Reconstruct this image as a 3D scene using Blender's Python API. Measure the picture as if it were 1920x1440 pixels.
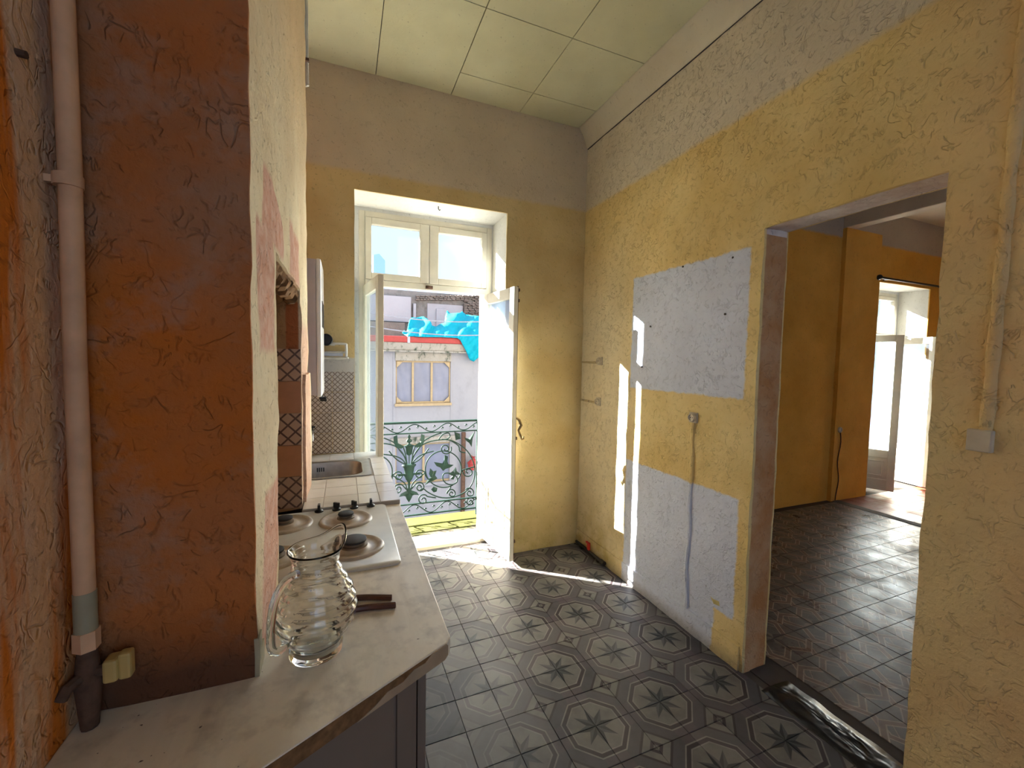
import bpy, bmesh, math, random
from mathutils import Vector, Matrix, noise
random.seed(7)
for o in list(bpy.data.objects): bpy.data.objects.remove(o)
S = bpy.context.scene
COL = S.collection
# ------------------------------------------------------------------ camera
FPX = 779.18
CAM = Vector((0, 0, 1.6024))
YAW, PITCH, ROLL = 0.384684, -0.055889, 0.0185009
fw = Vector((math.sin(YAW)*math.cos(PITCH), math.cos(YAW)*math.cos(PITCH), math.sin(PITCH)))
r0 = Vector((math.cos(YAW), -math.sin(YAW), 0)); u0 = r0.cross(fw)
rt = r0*math.cos(ROLL)+u0*math.sin(ROLL); up = u0*math.cos(ROLL)-r0*math.sin(ROLL)
cd = bpy.data.cameras.new('camera'); cam = bpy.data.objects.new('camera', cd); COL.objects.link(cam)
cd.sensor_fit = 'HORIZONTAL'; cd.sensor_width = 36; cd.lens = FPX/1920*36; cd.clip_start = .02; cd.clip_end = 500
cam.matrix_world = Matrix(((rt.x, up.x, -fw.x, 0), (rt.y, up.y, -fw.y, 0), (rt.z, up.z, -fw.z, CAM.z), (0, 0, 0, 1)))
S.camera = cam
def on(ax, val, px, py):
    d = fw+(px-960)/FPX*rt-(py-720)/FPX*up
    t = (val-CAM[ax])/d[ax]
    return CAM+d*t
# ------------------------------------------------------------------ light
EXPO = 0.52
SKY = 1.75
SUN = 80.0
SUNDIR = Vector((.799, -.601, -.373)).normalized()
S.view_settings.view_transform = 'Standard'; S.view_settings.look = 'None'
S.view_settings.exposure = EXPO; S.view_settings.gamma = 1; S.view_settings.use_curve_mapping = False
W = bpy.data.worlds.new('sky'); S.world = W; W.use_nodes = True
nt = W.node_tree; nt.nodes.clear()
tc = nt.nodes.new('ShaderNodeTexCoord'); nz = nt.nodes.new('ShaderNodeTexNoise'); nz.inputs['Scale'].default_value = 2.2; nz.inputs['Detail'].default_value = 5
cr = nt.nodes.new('ShaderNodeValToRGB'); cr.color_ramp.elements[0].position = .47; cr.color_ramp.elements[0].color = (.42, .54, .76, 1)
cr.color_ramp.elements[1].position = .68; cr.color_ramp.elements[1].color = (.78, .83, .90, 1)
bg = nt.nodes.new('ShaderNodeBackground'); bg.inputs[1].default_value = SKY
ow = nt.nodes.new('ShaderNodeOutputWorld')
nt.links.new(tc.outputs['Generated'], nz.inputs['Vector']); nt.links.new(nz.outputs[0], cr.inputs[0]); nt.links.new(cr.outputs[0], bg.inputs[0]); nt.links.new(bg.outputs[0], ow.inputs[0])
sl = bpy.data.lights.new('sun', 'SUN'); sl.energy = SUN; sl.angle = .009; sl.color = (1, .965, .90)
so = bpy.data.objects.new('sun', sl); COL.objects.link(so); so.rotation_euler = SUNDIR.to_track_quat('-Z', 'Y').to_euler(); so.location = (-8, 12, 9)
# ------------------------------------------------------------------ room numbers (metres)
XL, XR, YB, ZC = -.465, 1.913, 3.12, 3.55
XR2 = 2.09            # far face of the right wall
YO = 3.64             # outer face of the facade wall
YREAR = -1.9
PY0, PY1, PZ = .797, 1.467, 2.278   # passage in the right wall
ZCT = .915            # marble worktop
ZTT = .933            # tiled worktop
DX0, DX1, DZ = .07, 1.197, 2.76     # kitchen balcony door reveal
EX0, EX1, EZ = 6.13, 7.27, 2.66     # second room balcony door reveal
# ------------------------------------------------------------------ node helpers
class X:
    """a value socket with operators"""
    def __init__(s, g, k): s.g = g; s.k = k
    def _m(s, op, *a):
        n = s.g.nodes.new('ShaderNodeMath'); n.operation = op
        for i, v in enumerate((s,)+a):
            if isinstance(v, X): s.g.links.new(v.k, n.inputs[i])
            else: n.inputs[i].default_value = v
        return X(s.g, n.outputs[0])
    def __add__(s, o): return s._m('ADD', o)
    __radd__ = __add__
    def __sub__(s, o): return s._m('SUBTRACT', o)
    def __rsub__(s, o): return s._m('MULTIPLY', -1.)._m('ADD', o)
    def __mul__(s, o): return s._m('MULTIPLY', o)
    __rmul__ = __mul__
    def __truediv__(s, o): return s._m('DIVIDE', o)
    def abs(s): return s._m('ABSOLUTE')
    def fract(s): return s._m('FRACT')
    def max(s, o): return s._m('MAXIMUM', o)
    def min(s, o): return s._m('MINIMUM', o)
    def pow(s, o): return s._m('POWER', o)
    def sin(s): return s._m('SINE')
    def cos(s): return s._m('COSINE')
    def gt(s, o): return s._m('GREATER_THAN', o)
    def lt(s, o): return s._m('LESS_THAN', o)
    def clamp(s): return s.max(0.).min(1.)
    def step(s, e, w):            # 0 below e-w/2, 1 above e+w/2
        return ((s-e)/w+.5).clamp()
class Mat:
    def __init__(s, name, rough=.8, spec=.3):
        s.m = bpy.data.materials.new(name); s.m.use_nodes = True; s.g = s.m.node_tree; s.g.nodes.clear()
        s.out = s.g.nodes.new('ShaderNodeOutputMaterial'); s.b = s.g.nodes.new('ShaderNodeBsdfPrincipled')
        s.g.links.new(s.b.outputs[0], s.out.inputs[0]); s.b.inputs['Roughness'].default_value = rough; s.b.inputs['Specular IOR Level'].default_value = spec
        s._c = {}
    def coord(s, which='Object'):
        if which not in s._c:
            if which == 'UV': n = s.g.nodes.new('ShaderNodeUVMap'); k = n.outputs[0]
            elif which == 'Position': n = s.g.nodes.new('ShaderNodeNewGeometry'); k = n.outputs['Position']
            else: n = s.g.nodes.new('ShaderNodeTexCoord'); k = n.outputs[which]
            s._c[which] = k
        return s._c[which]
    def xyz(s, which='Object'):
        n = s.g.nodes.new('ShaderNodeSeparateXYZ'); s.g.links.new(s.coord(which), n.inputs[0])
        return [X(s.g, n.outputs[i]) for i in range(3)]
    def noise(s, scale, detail=4, rough=.55, which='Object', stretch=None, dist=0, off=0):
        n = s.g.nodes.new('ShaderNodeTexNoise'); n.inputs['Scale'].default_value = scale; n.inputs['Detail'].default_value = detail; n.inputs['Roughness'].default_value = rough; n.inputs['Distortion'].default_value = dist
        k = s.coord(which)
        if stretch or off:
            mp = s.g.nodes.new('ShaderNodeMapping'); mp.inputs['Scale'].default_value = stretch or (1, 1, 1); mp.inputs['Location'].default_value = (off, off*.7, off*.3)
            s.g.links.new(k, mp.inputs[0]); k = mp.outputs[0]
        s.g.links.new(k, n.inputs['Vector']); return X(s.g, n.outputs[0])
    def rand(s):
        n = s.g.nodes.new('ShaderNodeObjectInfo'); return X(s.g, n.outputs['Random'])
    def mix(s, a, b, f):
        n = s.g.nodes.new('ShaderNodeMix'); n.data_type = 'RGBA'
        for i, v in ((6, a), (7, b)):
            if isinstance(v, tuple): n.inputs[i].default_value = (*v[:3], 1)
            else: s.g.links.new(v, n.inputs[i])
        if isinstance(f, X): s.g.links.new(f.k, n.inputs[0])
        else: n.inputs[0].default_value = f
        return n.outputs[2]
    def col(s, c):
        if isinstance(c, tuple): s.b.inputs['Base Color'].default_value = (*c[:3], 1)
        else: s.g.links.new(c, s.b.inputs['Base Color'])
        return s
    def rough(s, x):
        s.g.links.new(x.k, s.b.inputs['Roughness']); return s
    def bump(s, h, strength=.5, dist=.01):
        n = s.g.nodes.new('ShaderNodeBump'); n.inputs['Strength'].default_value = strength; n.inputs['Distance'].default_value = dist
        s.g.links.new(h.k, n.inputs['Height']); s.g.links.new(n.outputs[0], s.b.inputs['Normal']); return s
def plain(name, c, rough=.6, spec=.3, metal=0, var=.12, scale=18, bump=.0):
    m = Mat(name, rough, spec); m.b.inputs['Metallic'].default_value = metal
    n = m.noise(scale, 5)
    m.col(m.mix(tuple(v*(1-var) for v in c), tuple(min(1, v*(1+var)) for v in c), n.step(.5, .5)))
    if bump: m.bump(m.noise(scale*4, 4), bump, .004)
    return m.m
def scratches(m, dens=.56, scale=10, off=0):
    """short curved trowel marks: thin ridge lines broken up by a mask"""
    a = m.noise(scale, 2, .5, dist=1.2, off=off)
    line = (1.-((a-.5).abs()*34.)).clamp()
    b = m.noise(scale*1.7, 2, .5, off=off+3.1)
    a2 = m.noise(scale*2.6, 2, .5, dist=.8, off=off+7.7, stretch=(1, 1, .6))
    line2 = (1.-((a2-.5).abs()*20.)).clamp()
    c = m.noise(scale*2.1, 2, .5, off=off+11.)
    return (line*b.step(dens, .07)).max(line2*c.step(dens+.03, .06))
def box_mask(y, z, y0, y1, z0, z1, w=.012):
    return y.step(y0, w)*(1.-y.step(y1, w))*z.step(z0, w)*(1.-z.step(z1, w))
def plaster(name, build, dens=.56, bstr=.55, rough=.85):
    """build(m,x,y,z,jit) -> colour socket"""
    m = Mat(name, rough, .2)
    x, y, z = m.xyz()
    jit = (m.noise(22, 4, .6)-.5)*.03
    sc = scratches(m, dens)
    c = build(m, x, y, z, jit)
    big = m.noise(1.7, 4, .6, off=5)
    c = m.mix(c, m.mix(c, (0, 0, 0), .16), big.step(.5, .35))
    fleck = m.noise(55, 2, .5).step(.70, .04)
    c = m.mix(c, m.mix(c, (.05, .03, .02), .5), (sc*.26).max(fleck*.5))
    m.col(c)
    h = m.noise(9, 5, .62)*.9 + m.noise(45, 4, .6)*.5 - sc*.35 + m.noise(26, 2, .4, dist=1.5, off=9).step(.62, .1)*.2
    m.bump(h, bstr, .012)
    return m.m
# ------------------------------------------------------------------ mesh helpers
class MB:
    def __init__(s): s.v = []; s.f = []; s.uv = None
    def add(s, vs, fs):
        n = len(s.v); s.v += [tuple(v) for v in vs]; s.f += [tuple(i+n for i in f) for f in fs]; return s
    def box(s, x0, x1, y0, y1, z0, z1, M=None):
        vs = [Vector((x, y, z)) for z in (z0, z1) for y in (y0, y1) for x in (x0, x1)]
        if M: vs = [M @ v for v in vs]
        return s.add(vs, [(0, 2, 3, 1), (4, 5, 7, 6), (0, 1, 5, 4), (2, 6, 7, 3), (0, 4, 6, 2), (1, 3, 7, 5)])
    def prism(s, pts, z0, z1, M=None):
        n = len(pts); vs = [Vector((p[0], p[1], z)) for z in (z0, z1) for p in pts]
        if M: vs = [M @ v for v in vs]
        return s.add(vs, [tuple(range(n))[::-1], tuple(range(n, 2*n))]+[(i, (i+1) % n, n+(i+1) % n, n+i) for i in range(n)])
    def lathe(s, prof, c=(0, 0, 0), n=24, M=None, fn=None, cap=False):
        vs = []
        for k, (r, z) in enumerate(prof):
            for i in range(n):
                a = 2*math.pi*i/n; v = Vector((r*math.cos(a), r*math.sin(a), z))
                if fn: v = fn(v, a, k)
                if M: v = M @ v
                vs.append(v+Vector(c))
        fs = [(k*n+i, k*n+(i+1) % n, (k+1)*n+(i+1) % n, (k+1)*n+i) for k in range(len(prof)-1) for i in range(n)]
        if cap: fs += [tuple(range(n))[::-1], tuple(range((len(prof)-1)*n, len(prof)*n))]
        return s.add(vs, fs)
    def tube(s, path, r, n=8, closed=False, cap=True):
        path = [Vector(p) for p in path]; m = len(path); vs = []; prev = None
        for i, p in enumerate(path):
            a = path[(i-1) % m] if (i > 0 or closed) else p; b = path[(i+1) % m] if (i < m-1 or closed) else p
            t = (b-a).normalized()
            if prev is None:
                q = Vector((0, 0, 1)) if abs(t.z) < .9 else Vector((1, 0, 0))
                e1 = t.cross(q).normalized()
            else: e1 = (prev-t*prev.dot(t)).normalized()
            prev = e1; e2 = t.cross(e1); rr = r[i] if isinstance(r, (list, tuple)) else r
            for k in range(n):
                an = 2*math.pi*k/n; vs.append(p+e1*(rr*math.cos(an))+e2*(rr*math.sin(an)))
        fs = [(i*n+k, i*n+(k+1) % n, ((i+1) % m)*n+(k+1) % n, ((i+1) % m)*n+k) for i in range(m if closed else m-1) for k in range(n)]
        if cap and not closed: fs += [tuple(range(n))[::-1], tuple(range((m-1)*n, m*n))]
        return s.add(vs, fs)
    def mesh(s, name):
        me = bpy.data.meshes.new(name); me.from_pydata(s.v, [], s.f); me.update()
        bm = bmesh.new(); bm.from_mesh(me); bmesh.ops.recalc_face_normals(bm, faces=bm.faces); bm.to_mesh(me); bm.free()
        return me
    def build(s, name, mat, parent=None, smooth=False, bevel=0, kind=None, world=True):
        me = s.mesh(name)
        me.materials.append(mat); o = bpy.data.objects.new(name, me); COL.objects.link(o)
        if smooth:
            me.shade_smooth(); me.set_sharp_from_angle(angle=math.radians(smooth if smooth is not True else 40))
        if bevel:
            b = o.modifiers.new('bevel', 'BEVEL'); b.width = bevel; b.segments = 2; b.limit_method = 'ANGLE'
        if parent:
            o.parent = parent
            if world: o.matrix_parent_inverse = parent.matrix_basis.inverted()
        if kind: o['kind'] = kind
        return o
def voxel(xs, ys, zs, occ, jitter=0, jscale=6, keep=None):
    """rectilinear solid: only the outer faces; occ(cx,cy,cz)->bool; jitter roughens the faces"""
    m = MB(); idx = {}
    nx, ny, nzz = len(xs)-1, len(ys)-1, len(zs)-1
    oc = [[[occ((xs[i]+xs[i+1])/2, (ys[j]+ys[j+1])/2, (zs[k]+zs[k+1])/2) for k in range(nzz)] for j in range(ny)] for i in range(nx)]
    def O(i, j, k): return 0 <= i < nx and 0 <= j < ny and 0 <= k < nzz and oc[i][j][k]
    def V(i, j, k):
        if (i, j, k) not in idx:
            p = Vector((xs[i], ys[j], zs[k]))
            if jitter:
                q = p*jscale; d = noise.noise_vector(q)*jitter + noise.noise_vector(q*3.3)*jitter*.5
                p = p+d
            idx[(i, j, k)] = len(m.v); m.v.append(tuple(p))
        return idx[(i, j, k)]
    for i in range(nx):
        for j in range(ny):
            for k in range(nzz):
                if not oc[i][j][k]: continue
                for (d, q) in (((-1, 0, 0), ((0, 0, 0), (0, 0, 1), (0, 1, 1), (0, 1, 0))), ((1, 0, 0), ((1, 0, 0), (1, 1, 0), (1, 1, 1), (1, 0, 1))),
                               ((0, -1, 0), ((0, 0, 0), (1, 0, 0), (1, 0, 1), (0, 0, 1))), ((0, 1, 0), ((0, 1, 0), (0, 1, 1), (1, 1, 1), (1, 1, 0))),
                               ((0, 0, -1), ((0, 0, 0), (0, 1, 0), (1, 1, 0), (1, 0, 0))), ((0, 0, 1), ((0, 0, 1), (1, 0, 1), (1, 1, 1), (0, 1, 1)))):
                    if not O(i+d[0], j+d[1], k+d[2]): m.f.append(tuple(V(i+a, j+b, k+c) for a, b, c in q))
    return m
def cuts(marks, stepv):
    out = [marks[0]]
    for a, b in zip(marks, marks[1:]):
        n = max(1, round((b-a)/stepv)); out += [a+(b-a)*(i+1)/n for i in range(n)]
    return out
def thing(name, label, cat, loc=(0, 0, 0), rz=0, group=None, kind=None):
    o = bpy.data.objects.new(name, None); COL.objects.link(o); o.location = loc; o.rotation_euler = (0, 0, rz); o.empty_display_size = .05
    o.matrix_basis  # evaluated from loc/rot
    return tag(o, label, cat, group, kind)
def tag(o, label=None, cat=None, group=None, kind=None):
    if label: o['label'] = label
    if cat: o['category'] = cat
    if group: o['group'] = group
    if kind: o['kind'] = kind
    return o
def copy_tree(o, parent=None):
    c = o.copy(); COL.objects.link(c)
    if parent: c.parent = parent
    for ch in o.children: copy_tree(ch, c)
    return c
# ------------------------------------------------------------------ materials
def right_wall(m, x, y, z, j):
    yy, zz = y+j, z+j
    yel = m.mix((.84, .66, .31), (.76, .55, .21), m.noise(2.3, 4).step(.5, .3))
    pale = m.mix(yel, (.82, .72, .50), yy.step(2.5, .5)*(1.-zz.step(2.3, .9))*.85)      # daylight near the corner painted in as a paler tone
    c = m.mix(pale, (.72, .63, .47), zz.step(2.88, .03))
    blue = (.69, .73, .84)
    c = m.mix(c, blue, box_mask(yy, zz, 1.533, 2.455, 1.425, 2.2))
    notch = 1.-box_mask(yy, zz, 1.40, 1.656, -1., .243)
    c = m.mix(c, blue, box_mask(yy, zz, 1.533, 2.47, -.1, .9)*notch)
    damp = (1.-zz.step(.32, .5))*(yy.step(2.55, .2))*m.noise(5, 4).step(.45, .3)
    c = m.mix(c, (.42, .30, .06), damp*.8)
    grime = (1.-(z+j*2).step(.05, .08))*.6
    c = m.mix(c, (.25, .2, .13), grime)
    near = (1.-y.step(.8, .4))
    c = m.mix(c, m.mix((.80, .53, .25), (.86, .65, .32), m.noise(3, 4).step(.5, .3)), near*(1.-zz.step(2.88, .03)))
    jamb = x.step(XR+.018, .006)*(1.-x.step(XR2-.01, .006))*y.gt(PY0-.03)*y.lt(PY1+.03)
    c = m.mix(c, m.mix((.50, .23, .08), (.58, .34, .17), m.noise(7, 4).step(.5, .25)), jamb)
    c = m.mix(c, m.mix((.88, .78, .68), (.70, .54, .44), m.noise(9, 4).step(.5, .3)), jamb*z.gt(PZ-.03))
    return c
def back_wall(m, x, y, z, j):
    zz = z+j
    yel = m.mix((.76, .59, .29), (.68, .49, .21), m.noise(2.3, 4).step(.5, .3))
    c = m.mix(yel, (.70, .58, .41), zz.step(2.88, .03))
    c = m.mix(c, (.42, .30, .06), (1.-zz.step(.25, .45))*m.noise(5, 4).step(.5, .3)*.7)
    c = m.mix(c, (.63, .60, .55), box_mask(x+j, zz, -.6, .07, 1.48, 1.60))
    room2 = m.mix((.85, .46, .09), (.76, .38, .06), m.noise(2.0, 4).step(.5, .35))
    room2 = m.mix(room2, (.55, .46, .34), zz.step(3.1, .03))
    c = m.mix(c, room2, x.gt(2.0))
    rev = y.step(YB+.012, .01)
    c = m.mix(c, (.80, .78, .72), rev)
    c = m.mix(c, (.26, .23, .19), y.step(YO-.01, .005))
    return c
def breast_col(m, x, y, z, j):
    fr = m.mix((.46, .165, .05), (.40, .20, .10), m.noise(3.2, 5, .6, off=2).step(.5, .22))
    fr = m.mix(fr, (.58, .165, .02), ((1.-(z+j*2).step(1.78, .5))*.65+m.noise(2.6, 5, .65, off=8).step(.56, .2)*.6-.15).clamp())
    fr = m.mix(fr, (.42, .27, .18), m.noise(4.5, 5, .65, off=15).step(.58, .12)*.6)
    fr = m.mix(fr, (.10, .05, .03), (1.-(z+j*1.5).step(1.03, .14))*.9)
    yy, zz = y+j*.4, z+j*.6
    si = m.mix((.80, .70, .50), (.72, .58, .38), m.noise(4, 4).step(.5, .3))
    si = m.mix(si, (.66, .46, .26), z.step(2.5, .8)*.8)
    pk = m.mix((.62, .32, .22), (.70, .45, .36), m.noise(30, 3).step(.5, .3))
    a = box_mask(yy, zz, 1.075, 1.29, 1.615, 1.915, .02)
    b = box_mask(yy-(zz-1.9)*.15, zz, 1.15+0, 1.50, 1.90, 2.07, .02)*((zz+(yy-1.1)*.35).lt(2.14))
    d = box_mask(yy, zz, 1.66, 2.0, 1.89, 2.08, .03)
    e = box_mask(yy-(z-1.0)*.25, zz, 1.06, 1.3, .92, 1.27, .02)
    f = box_mask(yy, zz, 2.06, 2.4, .9, 1.75, .05)*.7
    si = m.mix(si, pk, a.max(b).max(d).max(e).max(f))
    side = x.step(-.186, .006)
    front = 1.-y.step(1.004, .004)
    c = m.mix(m.mix((.50, .30, .14), (.40, .22, .09), m.noise(5, 4).step(.5, .3)), si, side)
    c = m.mix(c, (.42, .14, .05), box_mask(x+j*.3, zz, -.235, -.17, 1.58, 1.84, .006)*(1.-side)*y.gt(2.0))
    return m.mix(c, fr, front)
M = {}
M['right'] = plaster('plaster_yellow_right', right_wall, bstr=.8)
M['back'] = plaster('plaster_back', back_wall, dens=.6, bstr=.35)
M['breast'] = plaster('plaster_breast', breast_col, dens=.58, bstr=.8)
M['left'] = plaster('plaster_left', lambda m, x, y, z, j: m.mix(m.mix((.88, .52, .27), (.84, .60, .42), m.noise(3, 4, stretch=(2, 2, .4)).step(.5, .25)), (.80, .24, .03), m.noise(4, 4, off=4, stretch=(1.5, 3, .35)).step(.56, .12)), bstr=.7)
M['ceil'] = plaster('ceiling_board', lambda m, x, y, z, j: m.mix((.72, .71, .50), (.66, .63, .40), m.noise(1.2, 3).step(.5, .4)), dens=.75, bstr=.12)
M['cove'] = plaster('cove_plaster', lambda m, x, y, z, j: m.mix((.72, .66, .50), (.66, .58, .43), m.noise(2, 3).step(.5, .4)), dens=.66, bstr=.25)
M['room2'] = plaster('plaster_room_two', lambda m, x, y, z, j: m.mix((.85, .47, .10), (.76, .39, .07), m.noise(2, 4).step(.5, .35)), dens=.6, bstr=.4)
M['ceil2'] = plaster('ceiling_room_two', lambda m, x, y, z, j: (.66, .57, .45), dens=.7, bstr=.15)
M['conduit_plaster'] = plaster('plastered_conduit', lambda m, x, y, z, j: m.mix(m.mix((.62, .48, .26), (.60, .60, .62), (1.-z.step(.9, .02))*y.gt(1.3)), (.25, .2, .15), m.noise(30, 4).step(.6, .1)), dens=.5, bstr=.9)
M['grout'] = plain('floor_grout', (.07, .06, .055), .9)
M['white_paint'] = plain('old_cream_paint', (.72, .66, .52), .45, .4, var=.08, scale=9, bump=.15)
M['white_plastic'] = plain('white_enamel', (.80, .80, .80), .3, .5, var=.03)
M['grey_enamel'] = plain('grey_side_enamel', (.55, .50, .50), .35, .5, var=.04)
M['old_plastic'] = plain('yellowed_plastic', (.60, .52, .38), .5, .4)
M['black'] = plain('black_bakelite', (.015, .013, .012), .35, .5)
M['dark_metal'] = plain('dark_metal', (.05, .045, .04), .45, .5, .6)
M['steel'] = plain('dull_steel', (.42, .39, .35), .38, .5, .9, var=.2)
M['rust'] = plain('rusty_iron', (.13, .075, .05), .8, .2, .2, var=.4, scale=40)
M['brass'] = plain('tarnished_brass', (.30, .20, .09), .45, .5, .8, var=.3)
M['pipe_paint'] = plain('painted_pipe', (.72, .44, .26), .6, .3, var=.25, scale=9, bump=.3)
M['pipe_grey'] = plain('grey_pipe_end', (.36, .33, .22), .5, .3)
M['valve'] = plain('yellow_valve_plastic', (.55, .40, .14), .45, .4)
M['pipe_white'] = plain('white_painted_pipe', (.66, .62, .54), .5, .3)
M['red'] = plain('red_plastic', (.55, .03, .02), .4, .5)
M['brown_handle'] = plain('brown_bakelite', (.10, .035, .02), .3, .5, var=.3)
M['green'] = plain('green_iron_paint', (.004, .022, .016), .6, .25, var=.3)
M['rail_edge'] = plain('worn_green_iron', (.006, .026, .019), .6, .25, var=.4)
M['lid'] = plain('enamel_hob_white', (.60, .56, .49), .3, .5, var=.08)
M['well'] = plain('stained_burner_well', (.46, .38, .29), .35, .5, var=.25, scale=25)
M['burner'] = plain('burner_black', (.03, .028, .026), .6, .4, var=.3)
M['burner_body'] = plain('burner_aluminium', (.22, .17, .12), .5, .4, .6, var=.3)
M['chip'] = plain('bare_chipboard', (.20, .11, .05), .9, .1, var=.4, scale=60)
M['laminate'] = plain('brown_laminate', (.21, .16, .12), .5, .3, var=.1, scale=6)
M['edge_strip'] = plain('edge_band', (.42, .31, .20), .5, .3, var=.2, scale=14)
M['paper'] = plain('yellow_tape', (.55, .45, .18), .7)
m = Mat('marble_laminate', .35, .4)
n1 = m.noise(5, 6, .6, stretch=(1.6, .6, 1), dist=1.2); n2 = m.noise(14, 5, .6, off=3)
c = m.mix((.86, .79, .66), (.70, .62, .50), n1.step(.52, .35)); c = m.mix(c, (.36, .30, .24), n2.step(.6, .2)*.5)
c = m.mix(c, (.12, .09, .07), m.noise(70, 2).step(.74, .03)); m.col(c); m.rough(n1*.3+.22); m.bump(n2, .05, .002); M['marble'] = m.m
m = Mat('white_wall_tile', .18, .5); c = m.mix((.74, .71, .66), (.66, .62, .56), m.rand()); c = m.mix(c, (.5, .44, .36), m.noise(7, 5).step(.62, .2)*.5); m.col(c); M['wtile'] = m.m
M['tgrout'] = plain('tile_grout', (.45, .40, .34), .9)
def lattice(name, n, bgc, lc, w):
    m = Mat(name, .25, .5); u, v, _ = m.xyz('UV')
    a = ((u+v)*n).fract(); b = ((u-v)*n+20.).fract()
    d = ((a-.5).abs()).max((b-.5).abs())          # .5 on a line
    line = d.step(.5-w, .04)
    dot = (1.-((a-.5).abs().max((b-.5).abs())).step(.1, .06))
    c = m.mix(m.mix(bgc, tuple(k*.85 for k in bgc), m.rand()), lc, line); c = m.mix(c, tuple(k*.8 for k in bgc), dot*0)
    m.col(c); return m.m
M['lat_small'] = lattice('lattice_tile_small', 4., (.60, .52, .42), (.17, .12, .08), .1)
M['lat_big'] = lattice('lattice_tile_big', 2.4, (.52, .32, .20), (.10, .05, .03), .09)
M['plain_tile'] = plain('plain_terracotta_tile', (.42, .18, .07), .35, .4, var=.1)
# printed cement tiles. UV (0,0) is the star's centre, (1,1) the centre of the small square
def star_tile():
    m = Mat('cement_tile_star', .4, .14); u, v, _ = m.xyz('UV')
    d8 = u.max(v).max((u+v)*.70711)
    th = v._m('ARCTAN2', u)*(180/math.pi)             # 0..90
    t = ((th+22.5)/45.).fract()*45.-22.5              # signed angle from the nearest tip
    ph = t.abs()*(math.pi/180)
    r = (u*u+v*v).pow(.5)
    px, py = r*ph.cos(), r*ph.sin()
    Rt, Ri = .55, .23
    ax, ay = Ri*math.cos(math.radians(22.5)), Ri*math.sin(math.radians(22.5))
    nx, ny = ay, Rt-ax
    L = math.hypot(nx, ny); star = 1.-((px*(nx/L)+py*(ny/L))-(Rt*nx/L)).step(0., .015)
    dark = t.gt(0.)
    field = (.068, .065, .071); field2 = (.085, .071, .079); cream = (.155, .147, .132); line = (.22, .207, .19); brown = (.036, .026, .030)
    c = m.mix(field, field2, (u-v).abs().step(.33, .02)*(1.-(u.min(v)).step(.3, .02)))
    def ring(c, d, a, b, colr): return m.mix(c, colr, d.step(a, .012)*(1.-d.step(b, .012)))
    c = ring(c, d8, .765, .80, line); c = ring(c, d8, .67, .765, brown); c = ring(c, d8, .635, .67, line)
    c = m.mix(c, cream, 1.-d8.step(.635, .012))
    c = m.mix(c, m.mix((.06, .066, .068), (.015, .019, .022), dark), star)
    dq = (1.-u)+(1.-v)
    c = ring(c, dq, .43, .51, brown); c = m.mix(c, cream, 1.-dq.step(.43, .012)); c = m.mix(c, brown, 1.-dq.step(.20, .012)); c = m.mix(c, cream, 1.-dq.step(.09, .012))
    x, y, z = m.xyz('Position')
    wear = (1.-x.step(.75, .7))*.75
    wn = m.noise(3.2, 5, .65, which='Position', off=2)
    wear = (wear*1.2+(wn-.5)*1.6).clamp()*.85
    c = m.mix(c, (.078, .081, .088), wear)
    c = m.mix(c, m.mix(c, (.02, .02, .02), .35), m.noise(11, 5, .6, which='Position').step(.55, .3))
    c = m.mix(c, m.mix(c, (.6, .55, .5), .12), m.rand())
    m.col(c); m.rough(wn*.25+.40); m.bump(m.noise(60, 4, .6, which='Position'), .06, .002)
    return m.m
def band_tile():
    m = Mat('cement_tile_bands', .35, .3); u, v, _ = m.xyz('UV')
    field = (.12, .105, .10); brown = (.16, .10, .075); line = (.40, .33, .26)
    c = field
    for p_, q_ in ((u, v), (v, u)):
        zg = q_+(p_-.5).abs()*.62
        c = m.mix(c, brown, (zg-.80).abs().lt(.075))
        for k in (.71, .89): c = m.mix(c, line, (zg-k).abs().lt(.02))
    star = (u.min(v)*3.0+u.max(v)).lt(.62)
    c = m.mix(c, m.mix((.20, .17, .145), (.05, .045, .042), u.gt(v)), star)
    c = m.mix(c, line, ((u+v)-1.).abs().lt(.012)*(u-v).abs().lt(.3))
    wn = m.noise(2.2, 5, .65, which='Position', off=6)
    c = m.mix(c, (.13, .115, .105), (wn.step(.5, .25))*.3)
    c = m.mix(c, m.mix(c, (.02, .015, .01), .5), m.noise(9, 5, .65, which='Position').step(.56, .2))
    m.col(c); m.rough(m.noise(4, 6, .7, which='Position', off=1).step(.5, .25)*.26+.26); m.bump(m.noise(50, 4, .6, which='Position'), .08, .002)
    return m.m
M['star'] = star_tile(); M['band'] = band_tile()
m = Mat('red_floor_tile', .3, .45); m.col(m.mix((.30, .09, .05), (.22, .08, .05), m.rand())); m.rough(m.noise(4, 5, which='Position').step(.5, .3)*.3+.3); M['redtile'] = m.m
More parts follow.
